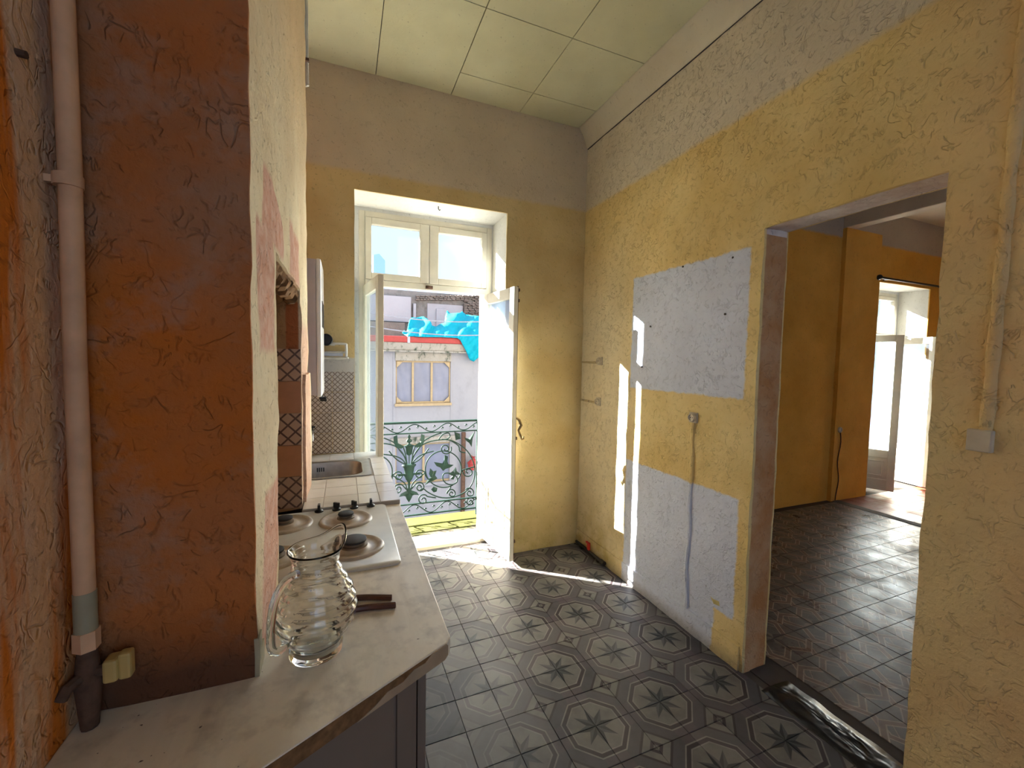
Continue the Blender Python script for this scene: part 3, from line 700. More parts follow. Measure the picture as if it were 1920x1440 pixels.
# tiled sink counter
tw = thing('tiled_counter', 'white tiled counter holding the steel sink by the balcony door', 'worktop', (0, 2.6, ZTT-.05))
SX0, SX1, SY0, SY1 = -.36, .145, 2.475, 2.89
MB().box(-.173, XE-.004, 2.0, 2.42, ZTT-.05, ZTT-.004).box(XL+.002, XE-.004, 2.42, SY0+.02, ZTT-.05, ZTT-.004).box(XL+.002, XE-.004, SY1-.02, YB-.002, ZTT-.05, ZTT-.004).box(SX1-.02, XE-.004, SY0+.02, SY1-.02, ZTT-.05, ZTT-.004).box(XL+.002, SX0+.02, SY0+.02, SY1-.02, ZTT-.05, ZTT-.004).build('bed', M['tgrout'], tw)
def ctile(x0, x1, y0, y1):
    MB().box(x0+.0015, x1-.0015, y0+.0015, y1-.0015, ZTT-.006, ZTT).build('tile', M['wtile'], tw, bevel=.001)
tx = [-.173, -.09, .06, .155, XE]
for y0, y1 in ((2.0, 2.15), (2.15, 2.30), (2.30, SY0-.012)):
    for a, b_ in zip(tx, tx[1:]): ctile(a, b_, y0, y1)
for a, b_ in ((-.463, -.39), (-.39, -.24), (-.24, -.09), (-.09, .06), (.06, XE)): ctile(a, b_, SY1+.012, YB-.004)
ctile(-.463, -.175, 2.43, SY0-.012)
for y0, y1 in ((SY0-.010, 2.61), (2.61, 2.76), (2.76, SY1+.010)): ctile(SX1+.012, XE, y0, y1); ctile(-.463, SX0-.012, y0, y1)
MB().box(XE-.0035, XE+.004, 2.0, YB-.004, ZTT-.05, ZTT-.001).build('nosing', M['wtile'], tw, bevel=.002)
cab2 = thing('sink_cabinet', 'pale base cabinet under the white tiled sink counter', 'cabinet', (0, 2.6, 0))
MB().box(XL+.01, .18, 2.01, YB-.01, .08, .68).build('body', M['laminate'], cab2)
for y0, y1 in ((2.02, 2.56), (2.565, 3.10)): MB().box(.181, .20, y0, y1, .09, ZTT-.06).build('door', M['edge_strip'], cab2, bevel=.002)
MB().box(XL+.03, .13, 2.02, YB-.02, 0, .08).build('plinth', M['black'], cab2)
MB().box(.15, .18, 2.01, YB-.01, .68, ZTT-.051).build('front_rail', M['laminate'], cab2)
# sink
sk = thing('kitchen_sink', 'rectangular stainless steel sink set into the white tiled counter', 'sink', (-.1, 2.68, ZTT-.17))
def rrect(x0, x1, y0, y1, r, z, n=5):
    out = []
    for cx_, cy_, a0 in ((x1-r, y1-r, 0), (x0+r, y1-r, 90), (x0+r, y0+r, 180), (x1-r, y0+r, 270)):
        for k in range(n+1):
            a = math.radians(a0+90*k/n); out.append((cx_+r*math.cos(a), cy_+r*math.sin(a), z))
    return out
b = MB(); loops = [rrect(SX0, SX1, SY0, SY1, .02, ZTT+.0005), rrect(SX0, SX1, SY0, SY1, .02, ZTT+.004), rrect(SX0+.012, SX1-.012, SY0+.012, SY1-.012, .02, ZTT+.005), rrect(SX0+.03, SX1-.045, SY0+.035, SY1-.035, .07, ZTT+.001)]
def loftl(b, loops, capend=False):
    n = len(loops[0]); vs = [v for l in loops for v in l]
    fs = [(k*n+i, k*n+(i+1) % n, (k+1)*n+(i+1) % n, (k+1)*n+i) for k in range(len(loops)-1) for i in range(n)]
    if capend: fs.append(tuple(range((len(loops)-1)*n, len(loops)*n)))
    b.add(vs, fs); return b
loftl(b, loops).build('rim', M['steel'], sk, smooth=35)
loftl(MB(), [loops[-1], rrect(SX0+.035, SX1-.05, SY0+.04, SY1-.04, .07, ZTT-.02), rrect(SX0+.05, SX1-.065, SY0+.055, SY1-.055, .06, ZTT-.15), rrect(SX0+.09, SX1-.10, SY0+.09, SY1-.09, .05, ZTT-.16)], True).build('basin', M['steel'], sk, smooth=35)
for k in range(4): MB().box(-.16+.012*k, -.154+.012*k, SY1-.054, SY1-.050, ZTT-.05, ZTT-.025).build('overflow_slot', M['black'], sk)
MB().lathe([(.035, ZTT-.1595), (.035, ZTT-.157), (.012, ZTT-.158)], (-.12, 2.68, 0), 20, cap=True).build('drain', M['dark_metal'], sk, smooth=True)
fp = Vector((-.205, YB, 1.10))
tap = thing('sink_tap', 'old dark wall tap above the steel sink', 'tap', fp)
MB().tube([fp, fp+Vector((0, -.06, 0)), fp+Vector((0, -.07, .03))], .013, 10).build('body', M['dark_metal'], tap, smooth=True)
MB().tube([fp+Vector((0, -.06, 0)), fp+Vector((.008, -.12, .01)), fp+Vector((.012, -.17, -.005)), fp+Vector((.012, -.18, -.04))], .009, 10).build('spout', M['steel'], tap, smooth=True)
MB().box(fp.x-.025, fp.x+.025, fp.y-.08, fp.y-.06, fp.z+.03, fp.z+.042).build('tap_handle', M['dark_metal'], tap, bevel=.004)
# ------------------------------------------------------------------ hob
HX0, HX1, HY0, HY1 = -.31, .176, 1.39, 1.99
hob = thing('gas_hob', 'stained white enamel gas hob with four burners set into the worktop', 'hob', (-.07, 1.69, ZCT))
ZH = ZCT+.010
loftl(MB(), [rrect(HX0, HX1, HY0, HY1, .02, ZCT+.0003), rrect(HX0, HX1, HY0, HY1, .02, ZH-.003), rrect(HX0+.004, HX1-.004, HY0+.004, HY1-.004, .02, ZH)], True).build('plate', M['lid'], hob, smooth=35)
BC = [(.030, 1.555, .105, .043), (.005, 1.835, .105, .030), (-.225, 1.86, .105, .030), (-.225, 1.555, .095, .035)]
for bx, by_, R, rc in BC:
    w_ = MB().lathe([(R, ZH), (R-.004, ZH+.006), (R-.014, ZH+.008), (R-.022, ZH+.003), (R-.03, ZH+.001), (.055, ZH+.002), (.05, ZH+.008), (.035, ZH+.010)], (bx, by_, 0), 40).build('burner_well', M['well'], hob, smooth=50)
    MB().lathe([(rc+.006, ZH+.002), (rc+.004, ZH+.014), (rc-.004, ZH+.016), (rc-.004, ZH+.024)], (bx, by_, 0), 28, cap=True).build('burner_body', M['burner_body'], w_, smooth=40)
    MB().lathe([(rc, ZH+.0245), (rc+.001, ZH+.027), (rc, ZH+.031), (rc-.004, ZH+.033), (.001, ZH+.0325)], (bx, by_, 0), 28, cap=True).build('burner_cap', M['burner'], w_, smooth=40)
for k, kx in enumerate((-.104, -.033, .040, .112)):
    kn = MB().lathe([(.018, ZH), (.018, ZH+.006), (.013, ZH+.009), (.011, ZH+.012)], (kx, 1.972-.0, 0), 18, cap=True).build('knob', M['black'], hob, smooth=40)
    Rk = Matrix.Translation((kx, 1.972, 0)) @ Matrix.Rotation([0, .9, .6, 0][k], 4, 'Z')
    MB().box(-.0055, .0055, -.015, .015, ZH+.011, ZH+.034, Rk).build('grip', M['black'], kn, bevel=.003)
# ------------------------------------------------------------------ glass jug
JC = Vector((-.062, 1.035, ZCT)); ja = math.radians(38)
jug = thing('glass_jug', 'clear ribbed glass jug with pouring lip standing on the marbled worktop', 'jug', JC)
outer = [(.0, .0), (.052, .0), (.057, .004), (.058, .022), (.056, .034), (.068, .050), (.083, .075), (.088, .100), (.086, .122), (.078, .148), (.066, .172), (.056, .192), (.050, .208), (.049, .222), (.053, .236), (.060, .247)]
def dens(p):
    out = []
    for (r0_, z0_), (r1_, z1_) in zip(p, p[1:]):
        for k in range(4): out.append((r0_+(r1_-r0_)*k/4, z0_+(z1_-z0_)*k/4))
    return out+[p[-1]]
od = dens(outer)
od = [(r*1.0, z) for r, z in od]
inner = [(max(r-.0042, .0005), max(z, .012)) for r, z in dens(outer[4:])][::-1]
inner += [(.050, .030), (.044, .014), (.0005, .012)]
prof = od+[(.0585, .2495), (.057, .249)]+inner
prof = [(max(r, .0005), z) for r, z in prof]
def jugf(v, a, k):
    r, z = math.hypot(v.x, v.y), v.z
    if .045 < z < .235:            # spiralling ribs
        r *= 1+.034*math.sin(z*2*math.pi/.024+a*1.0)*min(1, (z-.045)/.02)*min(1, (.235-z)/.02)
    da = (a-ja+math.pi) % (2*math.pi)-math.pi
    lip = math.exp(-(da/.55)**2)*max(0, (z-.205)/.045)**1.3
    r *= 1+.28*lip; z += .032*lip
    return Vector((r*math.cos(a), r*math.sin(a), z))
MB().lathe(prof, (JC.x, JC.y, JC.z+.0005), 72, fn=jugf).build('body', M['glass'], jug, smooth=80)
hd = Vector((math.cos(ja+math.pi+.18), math.sin(ja+math.pi+.18), 0))
hp = [JC+hd*r+Vector((0, 0, z)) for r, z in ((.052, .212), (.070, .214), (.092, .205), (.110, .180), (.118, .145), (.120, .105), (.116, .080), (.100, .068), (.082, .072))]
MB().tube(smooth_path(hp, 5), .0085, 12).build('handle', M['glass'], jug, smooth=True)
# two brown handled knives behind the jug
def knife(p0, p1, mname, lab, zoff=0):
    a = on(2, ZCT, *p0); b_ = on(2, ZCT, *p1); a.z = b_.z = ZCT+.009+zoff; dd = (b_-a).normalized()
    t = thing('table_knife', lab, 'knife', ((a+b_)/2-Vector((0, 0, .009))))
    s2 = a-dd*.0
    mid = (a+b_)/2+Vector((0, .004, 0))
    MB().tube(smooth_path([a, a+dd*.02, mid, b_-dd*.01, b_], 4), [.006]*3+[.0085]*12+[.007]*2, 8).build('handle', M['brown_handle'], t, smooth=True)
    n_ = Vector((-dd.y, dd.x, 0)); e = a-dd*.125
    bl = [a+n_*.007, a-n_*.007, a-dd*.10-n_*.008, e, a-dd*.10+n_*.007]
    q = MB(); q.add([v+Vector((0, 0, -.001)) for v in bl]+[v+Vector((0, 0, .0005)) for v in bl], [(4, 3, 2, 1, 0), (5, 6, 7, 8, 9)]+[(i, (i+1) % 5, 5+(i+1) % 5, 5+i) for i in range(5)]).build('blade', M['steel'], t)
knife((640, 1128), (735, 1126), '', 'brown handled knife on the worktop, the one nearer the hob')
knife((640, 1152), (742, 1140), '', 'brown handled knife on the worktop, the one farther from the hob')
# ------------------------------------------------------------------ wall tiles
def wtile(name, mesh_cache={}, mat=None, size=.145, parent=None, loc=None, axis='y'):
    key = (mat.name, size)
    if key not in mesh_cache:
        h = size/2-.0012; me = bpy.data.meshes.new(name)
        v = [(-h, .006, -h), (h, .006, -h), (h, .006, h), (-h, .006, h), (-h, 0, -h), (h, 0, -h), (h, 0, h), (-h, 0, h)]
        me.from_pydata(v, [], [(4, 5, 6, 7), (0, 1, 5, 4), (1, 2, 6, 5), (2, 3, 7, 6), (3, 0, 4, 7)]); uv = me.uv_layers.new(name='UVMap')
        for l in me.loops:
            c = me.vertices[l.vertex_index].co; uv.data[l.index].uv = (c.x/size+.5, c.z/size+.5)
        me.materials.append(mat); mesh_cache[key] = me
    o = bpy.data.objects.new(name, mesh_cache[key]); COL.objects.link(o); o.parent = parent; o.location = loc; return o
for i in range(4):
    for j in range(4):
        if i == 3 and j == 9: continue
        wtile('wall_tile', mat=M['lat_small'], size=.142, parent=wb, loc=(-.005-.142*i, YB-.008, ZTT+.004+.071+.142*j))
for i in range(2):
    for j in range(5):
        wtile('wall_tile', mat=M['lat_big'] if j % 2 == 0 else M['plain_tile'], size=.142, parent=br, loc=(-.2475-.142*i, 2.06-.009, ZCT+.012+.071+.142*j-.02*0))
# ------------------------------------------------------------------ boiler, flue stub and pipes
bo = thing('wall_boiler', 'white wall boiler mounted behind the chimney breast over the sink', 'boiler', (-.25, 2.68, 1.38))
loftl(MB(), [[(-.145, y, z) for y, z in ((2.60, 1.385), (2.93, 1.385), (2.93, 2.12), (2.90, 2.15), (2.60, 2.15))], [(-.463, y, z) for y, z in ((2.60, 1.385), (2.93, 1.385), (2.93, 2.12), (2.90, 2.15), (2.60, 2.15))]], True).build('casing', M['grey_enamel'], bo)
MB().prism([(2.595, 1.375), (2.935, 1.375), (2.935, 2.10), (2.90, 2.155), (2.595, 2.155)], -.145, -.118, Matrix(((0, 0, 1, 0), (1, 0, 0, 0), (0, 1, 0, 0), (0, 0, 0, 1)))).build('front_cover', M['white_plastic'], bo, bevel=.01)
MB().box(-.119, -.116, 2.68, 2.90, 1.78, 1.93).build('viewing_slot', M['black'], bo)
for q in ((2.70, 1.36), (2.80, 1.34)):
    MB().tube([(-.13, q[0], q[1]+.03), (-.13, q[0], q[1]), (-.10, q[0], q[1])], .010, 8).build('valve', M['black'], bo, smooth=True)
fs_ = on(1, YB-.02, 612, 637)
fl_ = thing('flue_stub', 'round black capped flue stub on the back wall beside the boiler', 'flue', (fs_.x, YB, fs_.z))
RX = Matrix.Rotation(math.pi/2, 4, 'X')
MB().lathe([(.040, 0), (.040, .05), (.036, .055), (.030, .045), (.001, .045)], (fs_.x, YB, fs_.z), 24, RX, cap=True).build('collar', M['burner'], fl_, smooth=40)
a, b_, c = on(1, YB-.02, 622, 645), on(1, YB-.02, 649, 645), on(1, YB-.02, 649, 672)
pl = thing('gas_pipe_loop', 'white painted pipe loop on the back wall between boiler and balcony door', 'pipe', (a.x, YB, c.z))
MB().tube(smooth_path([Vector((a.x-.02, YB-.018, a.z)), Vector((b_.x-.012, YB-.018, b_.z)), Vector((b_.x, YB-.018, b_.z-.015)), Vector((c.x, YB-.018, c.z+.015)), Vector((c.x-.014, YB-.018, c.z)), Vector((-.30, YB-.018, c.z))], 6), .0085, 8).build('pipe', M['pipe_white'], pl, smooth=True)
zz = on(1, YB-.02, 620, 660).z
MB().tube([(-.30, YB-.016, zz), (b_.x-.006, YB-.016, zz)], .007, 8).build('lower_pipe', M['pipe_white'], pl, smooth=True)
MB().box(-.28, b_.x-.02, YB-.004, YB-.0005, zz-.028, zz+.005).build('back_plate', M['steel'], pl)
MB().tube([(a.x-.005, YB-.018, a.z), (a.x+.02, YB-.018, a.z)], .012, 8).build('union_nut', M['pipe_white'], pl, smooth=True)
# white duct at the top of the breast's far corner
p = on(1, 2.46, 577, 160)
du = thing('cable_duct', 'white painted pipe with bent end high on the chimney breast by the ceiling', 'pipe', (p.x, 2.46, p.z))
MB().tube(smooth_path([Vector((p.x-.02, 2.46, p.z)), Vector((p.x-.003, 2.46, p.z+.004)), Vector((p.x-.003, 2.46, p.z+.05)), Vector((p.x-.004, 2.455, ZC-.01))], 5), .009, 8).build('pipe', M['pipe_white'], du, smooth=True)
MB().box(p.x-.028, p.x-.010, 2.43, 2.47, p.z+.12, ZC-.005).build('duct', M['pipe_white'], du, bevel=.004)
MB().box(p.x-.03, p.x+.008, 2.44, 2.475, p.z+.11, p.z+.125).build('clip', M['rust'], du, bevel=.002)
# ------------------------------------------------------------------ gas pipe in the left corner
gp = thing('riser_pipe', 'painted riser pipe with yellow valve in the corner beside the chimney breast', 'pipe', (-.435, .965, ZCT))
PX, PYY = -.436, .962
MB().tube([(PX, PYY, 1.17), (PX, PYY, 1.6), (PX+.003, PYY, 1.90), (PX, PYY, ZC-.001)], .0155, 12).build('pipe', M['pipe_paint'], gp, smooth=True)
MB().tube([(PX, PYY, 1.10), (PX, PYY, 1.172)], .0165, 12).build('pipe_end', M['pipe_grey'], gp, smooth=True)
MB().tube([(PX, PYY, 1.885), (PX, PYY, 1.905)], .020, 12).box(XL, PX, PYY-.006, PYY+.006, 1.889, 1.901).build('clip', M['pipe_paint'], gp, smooth=40)
MB().tube([(PX, PYY, 1.065), (PX, PYY, 1.10)], .019, 6).build('union_nut', M['pipe_paint'], gp)
MB().tube([(PX, PYY, ZCT+.001), (PX, PYY, .955), (PX, PYY, 1.0), (PX, PYY, 1.065)], [.013, .016, .02, .014], 10).build('valve_body', M['rust'], gp, smooth=True)
MB().tube([(PX, PYY, 1.02), (PX-.015, PYY-.03, 1.015), (PX-.022, PYY-.035, 1.0)], .010, 8).build('side_outlet', M['rust'], gp, smooth=True)
MB().tube([(PX, PYY, 1.018), (PX+.028, PYY-.004, 1.022)], .010, 8).build('valve_stem', M['rust'], gp, smooth=True)
MB().box(PX+.026, PX+.048, PYY-.018, PYY+.014, 1.0, 1.042).box(PX+.046, PX+.066, PYY-.012, PYY+.010, .998, 1.048).build('valve_knob', M['valve'], gp, bevel=.005)
tag(MB().tube([(XL-.01, .905, 2.062), (XL+.012, .905, 2.06)], .006, 8).build('wall_hook', M['rust'], smooth=True), 'rusty iron stub in the orange streaked left wall', 'hook')
# ------------------------------------------------------------------ sockets and boxes on the right wall
RYM = Matrix.Rotation(-math.pi/2, 4, 'Y')      # +z -> -x
def socket(px, py, label, r=.026):
    p = on(0, XR-.01, px, py)
    t = thing('wall_socket', label, 'socket', (XR, p.y, p.z), group=None)
    MB().box(XR-.012, XR+.004, p.y-r*1.15, p.y+r*1.15, p.z-r*1.25, p.z+r*1.25).build('back_box', M['old_plastic'], t, bevel=.003)
    MB().lathe([(r, 0), (r, .012), (r*.92, .016), (r*.74, .016), (r*.66, .008), (.001, .007)], (XR-.012, p.y, p.z), 24, RYM, cap=True).build('cup', M['old_plastic'], t, smooth=40)
    for e in (-1, 1): MB().lathe([(.0035, .0068), (.0035, .0085)], (XR-.012, p.y+e*.008, p.z), 8, RYM, cap=True).build('contact_hole', M['black'], t)
    return p
pA = socket(1124, 677, 'round yellowed socket near the room corner, the upper of the pair')
pB = socket(1121, 753, 'round yellowed socket near the room corner, the lower of the pair')
pC = socket(1299, 783, 'round yellowed socket alone above the lower pale wall patch', .024)
for q in (pA, pB):
    MB().tube([(XR-.004, q.y+.03, q.z-.012), (XR-.004, YB-.005, q.z-.010)], .009, 8).build('cable_run', M['conduit_plaster'], wr, smooth=True)
MB().tube([(XR-.001+.002*math.sin(i), pC.y+.006*math.sin(i*.9), pC.z-.03-i*.055) for i in range(22)], [.014+.003*math.sin(i*2.3) for i in range(22)], 8).build('cable_run', M['right'], wr, smooth=True)
p = on(0, XR-.01, 1837, 826)
jb = thing('junction_box', 'square cream junction box on the ochre wall right of the passage', 'junction box', (XR, p.y, p.z))
MB().box(XR-.018, XR+.003, p.y-.030, p.y+.030, p.z-.036, p.z+.036).build('box', M['old_plastic'], jb, bevel=.004)
MB().box(XR-.022, XR-.018, p.y-.028, p.y+.028, p.z-.034, p.z+.034).build('lid', M['old_plastic'], jb, bevel=.003)
MB().tube([(XR+.004, p.y-.008-.0006*i, p.z+.03+i*.06) for i in range(34)], [.017+.002*math.sin(i*1.7) for i in range(34)], 10).build('cable_run', M['right'], wr, smooth=True)
for i, (px, py) in enumerate(((1375, 483), (1360, 589), (1220, 612), (1204, 688), (1281, 500))):
    q = on(0, XR, px, py); MB().lathe([(.006, 0), (.006, .006), (.003, .007)], (XR+.001, q.y, q.z), 8, RYM, cap=True).build('wall_plug', M['dark_metal'], wr)
q = on(0, XR-.002, 1341, 1127)
tag(MB().add([(XR-.004, q.y-.03, q.z-.012), (XR-.010, q.y+.004, q.z-.015), (XR-.006, q.y+.03, q.z+.012), (XR-.012, q.y+.005, q.z+.010), (XR-.004, q.y-.026, q.z+.012), (XR-.003, q.y-.03, q.z-.012), (XR-.009, q.y+.004, q.z-.015), (XR-.005, q.y+.03, q.z+.012), (XR-.011, q.y+.005, q.z+.010), (XR-.003, q.y-.026, q.z+.012)], [(0, 1, 3, 4), (1, 2, 3), (9, 8, 6, 5), (8, 7, 6), (0, 5, 6, 1), (1, 6, 7, 2), (2, 7, 8, 3), (3, 8, 9, 4), (4, 9, 5, 0)]).build('tape_scrap', M['paper']), 'torn scrap of yellow tape stuck to the lower wall patch', 'tape')
# pipe stub with red tap in the corner
pp = thing('floor_pipe', 'dark metal pipe along the skirting with a red tap lever', 'pipe', (XR-.03, 2.9, 0))
MB().tube([(XR-.03, 3.08, .035), (XR-.032, 2.68, .030)], .012, 10).build('pipe', M['dark_metal'], pp, smooth=True)
MB().tube([(XR-.032, 2.70, .030), (XR-.032, 2.655, .030)], .018, 8).build('end_fitting', M['dark_metal'], pp, smooth=True)
MB().box(XR-.04, XR-.022, 2.87, 2.90, .04, .10).box(XR-.040, XR-.022, 2.87, 2.92, .09, .105).build('tap_lever', M['red'], pp, bevel=.004)
for yy in (3.0, 2.75): MB().box(XR-.036, XR-.024, yy-.01, yy+.01, 0, .022).build('foot', M['dark_metal'], pp)
# ------------------------------------------------------------------ passage: black threshold strip and stain
ts = MB(); n = 28
for i in range(n+1):
    y = PY0-.35+(PY1-.12-PY0+.35)*i/n
    for k, (dx, zz) in enumerate(((-.10, .001), (-.055, .006), (-.005, .004), (.045, .007), (.09, .001))):
        nn = noise.noise(Vector((y*11, k*1.7, 0)))
        ts.v.append((2.0+dx+.008*nn, y, max(.001, zz+.007*nn)))
for i in range(n):
    for k in range(4): ts.f.append((i*5+k, i*5+k+1, i*5+5+k+1, i*5+5+k))
m = Mat('black_plastic_sheet', .3, .5); m.col(m.mix((.003, .004, .006), (.010, .012, .016), m.noise(12, 5).step(.55, .2))); m.bump(m.noise(9, 2, .5, stretch=(1.3, .8, 1), dist=.6), .6, .03)
ob = ts.build('threshold_strip', m.m, smooth=True)
sm = ob.modifiers.new('solid', 'SOLIDIFY'); sm.thickness = .0015
tag(ob, 'crumpled black plastic strip on the floor of the passage', 'strip')
MB().box(XR+.06, XR2+.03, PY0-.6, PY1+.1, -.004, .0).build('trim_5', M['grout'], kind='structure')
# ------------------------------------------------------------------ second room: rod, socket, bracket
rod = thing('curtain_rod', 'black curtain rod with ball ends above the far balcony door', 'curtain rod', (6.7, YB-.06, 2.72))
zr = on(1, YB-.06, 1655, 521).z
MB().tube([(6.02, YB-.06, zr), (7.75, YB-.06, zr)], .014, 10).build('rod', M['dark_metal'], rod, smooth=True)
for xx in (6.0, 7.77): MB().lathe([(.001, -.035), (.026, -.022), (.034, 0), (.026, .022), (.001, .035)], (xx, YB-.06, zr), 14, Matrix.Rotation(math.pi/2, 4, 'Y')).build('finial', M['dark_metal'], rod, smooth=True)
for xx in (6.2, 7.5): MB().box(xx-.012, xx+.012, YB-.06, YB+.002, zr-.012, zr+.012).build('bracket', M['dark_metal'], rod)
q = on(1, YB-.05, 1575, 806)
st_ = thing('wall_socket', 'small socket with hanging cable on the ochre wall of the far room', 'socket', (q.x, YB-.045, q.z))
MB().lathe([(.035, 0), (.033, .02), (.022, .022), (.018, .012), (.001, .012)], (q.x, YB-.04, q.z), 18, RX, cap=True).build('cup', M['old_plastic'], st_, smooth=40)
MB().tube([(q.x+.02*math.sin(i*.8), YB-.056, q.z-.03-(q.z-.04)*i/14) for i in range(15)], .006, 6).build('cable', M['rust'], st_, smooth=True)
q = on(0, XR2, 1485, 482)
br_ = thing('iron_bracket', 'small dark iron bracket beside the passage in the far room', 'bracket', (XR2, PY1+.06, q.z))
MB().box(XR2-.003, XR2+.008, PY1+.05, PY1+.08, q.z-.02, q.z+.02).build('plate', M['dark_metal'], br_)
MB().tube([(XR2+.005, PY1+.065, q.z), (XR2+.06, PY1+.06, q.z-.002)], .007, 8).build('arm', M['dark_metal'], br_, smooth=True)
# ------------------------------------------------------------------ outside
MB().box(-30, 40, YO, 30, -4.7, -4.5).build('street', M['street'], kind='structure')
FY = 9.0
def ep(u, v, y=FY): return on(1, y, 700+u*.1806, 540+v*.1806)
def ebox(u0, v0, u1, v1, y0, y1, b=None):
    a, c = ep(u0, (v0+v1)/2, y0), ep(u1, (v0+v1)/2, y0); t_, bo_ = ep((u0+u1)/2, v0, y0), ep((u0+u1)/2, v1, y0)
    return (b or MB()).box(a.x, c.x, y0, y1, bo_.z, t_.z)
ob = thing('opposite_house', 'pale rendered house across the street with boarded window and mossy cornice', 'building', (2, FY, -4.5))
XH0, XH1 = -2.2, 14.
zc0, zc1 = ep(600, 655).z, ep(600, 572).z
wx0, wx1 = ep(232, 950).x, ep(800, 950).x; wz0, wz1 = ep(520, 1195).z, ep(520, 757).z
def zp(u, v): p = rp(u, v); return on(1, FY, 680+u*.2638, 680+v*.2638)
lx0, lx1 = zp(232, 700).x, zp(625, 700).x; lz1, lz0 = zp(420, 573).z, zp(420, 855).z
voxel([XH0, wx0, wx1, XH1], [FY, FY+.25], sorted([-4.5, lz0, lz1, wz0, wz1, zc0]), lambda x, y, z: not (wx0 < x < wx1 and (wz0 < z < wz1 or lz0 < z < lz1))).build('wall', M['facade'], ob)
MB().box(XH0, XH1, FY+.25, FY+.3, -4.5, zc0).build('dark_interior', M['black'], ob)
MB().box(XH0-.05, XH1, FY-.10, FY+.3, zc0, zc1).build('cornice', M['mossy'], ob, bevel=.015)
MB().box(XH0-.05, XH1, FY-.14, FY+.3, zc0-.03, zc0).build('cornice_lip', M['mossy'], ob)
g0, g1 = ep(450, 570).z, ep(450, 508).z
MB().box(XH0-.1, XH1, FY-.13, FY-.05, g0, g1).build('gutter', M['gutter'], ob, bevel=.02)
MB().box(ep(345, 540).x, ep(372, 540).x, FY-.14, FY-.045, g0-.01, g1+.01).build('gutter_joint', M['white_block'], ob)
MB().box(XH0, XH1, FY, 14, zc1-.2, zc1-.02).build('terrace', M['ruin'], ob)
# surround, window, sill
sx0, sx1 = ep(225, 700).x, ep(806, 700).x
MB().box(sx0, sx1, FY-.03, FY, wz1+.0, zc0-.03).build('window_head', M['mossy'], ob)
for (ax0, ax1, az0, az1, muls) in ((wx0, wx1, wz0, wz1, (.305, .65)), (lx0, lx1, lz0, lz1, (.5,))):
    w_ = MB(); fr = .035
    w_.box(ax0, ax1, FY+.02, FY+.07, az0, az0+fr).box(ax0, ax1, FY+.02, FY+.07, az1-fr, az1).box(ax0, ax0+fr*.7, FY+.02, FY+.07, az0+fr, az1-fr).box(ax1-fr*.7, ax1, FY+.02, FY+.07, az0+fr, az1-fr)
    wf = w_.build('window', M['ext_wood'], ob)
    xs_ = [ax0+fr*.7]+[ax0+(ax1-ax0)*q for q in muls]+[ax1-fr*.7]
    for q in xs_[1:-1]: MB().box(q-.022, q+.022, FY+.015, FY+.075, az0+fr, az1-fr).build('mullion', M['ext_wood'], wf)
    for a, b_ in zip(xs_, xs_[1:]):
        s_ = MB(); nn = 10
        for i in range(nn+1):
            for j in range(nn+1):
                u_, v_ = i/nn, j/nn
                s_.v.append((a+(b_-a)*u_, FY+.055+.018*noise.noise(Vector((u_*3+a*5, v_*4+u_*3, 1.3))), az0+fr+(az1-az0-2*fr)*v_))
        for i in range(nn):
            for j in range(nn): k = i*(nn+1)+j; s_.f.append((k, k+nn+1, k+nn+2, k+1))
        s_.build('pane', M['ext_sheet'], wf, smooth=True)
    if len(muls) == 2:
        for sx, sz in ((0, 0), (0, 1), (1, 0), (1, 1)):
            cx_, cz_ = (ax1-.02 if sx else ax0+.02), (az1-.02 if sz else az0+.02); ex, ez = (-.13 if sx else .13), (-.13 if sz else .13)
            MB().prism([(cx_, cz_), (cx_+ex, cz_), (cx_, cz_+ez)] if (sx == sz) else [(cx_, cz_), (cx_, cz_+ez), (cx_+ex, cz_)], FY+.0, FY+.012, Matrix(((1, 0, 0, 0), (0, 0, 1, 0), (0, 1, 0, 0), (0, 0, 0, 1)))).build('corner_gusset', M['ext_wood'], wf)
    MB().box(ax0-.02, ax1+.02, FY-.06, FY+.05, az0-.055, az0).build('window_sill', M['ext_wood'] if len(muls) == 2 else M['facade'], ob)
MB().box(lx0-.1, lx1+.1, FY-.08, FY, lz1+.02, zp(420, 525).z).build('window_head', M['mossy'], ob)
# raised pilaster strips
for u0, u1 in ((205, 232), (803, 815)):
    MB().box(ep(u0, 900).x, ep(u1, 900).x, FY-.012, FY, -4.4, zc0-.03).build('joint_strip', M['facade'], ob)
# ruined upper storey set back on the terrace
UY = 11.2
rn = thing('ruined_upper_wall', 'ruined stone and block wall rising behind the red gutter', 'ruin', (3, UY, 2.7))
zt_ = ep(600, 20, UY).z; zb2 = zc1-.02
def ub(name, u0, v0, u1, v1, y0, y1, mat): ebox(u0, v0, u1, v1, y0, y1).build(name, mat, rn, bevel=.01)
ub('rear_wall', -500, 45, 1700, 620, UY, UY+.3, M['ruin'])
ub('white_panel', -300, 68, 393, 340, UY-.12, UY, M['white_block'])
ub('rubble_base', -300, 345, 330, 560, UY-.35, UY-.13, M['stone'])
ub('side_post', 415, 160, 445, 320, UY-.1, UY, M['white_block'])
ub('grey_panel', 560, 170, 930, 420, UY-.03, UY, M['white_block'])
ub('white_board', 655, 215, 760, 420, UY-.08, UY-.04, M['white_block'])
rnd = random.Random(3)
v = 75
for row in range(5):
    u = 440+rnd.uniform(0, 20)
    hgt = 17
    while u < 1500:
        wd = rnd.uniform(28, 60)
        if row < 3 or u > 935:
            if not (985 < u+wd/2 < 1050 and row in (1, 2, 3)): ub('stone_block', u+2, v+1.5, u+wd-2, v+hgt-1.5+rnd.uniform(-2, 2), UY-.10-rnd.uniform(0, .05), UY, M['stone'])
        u += wd
    v += hgt
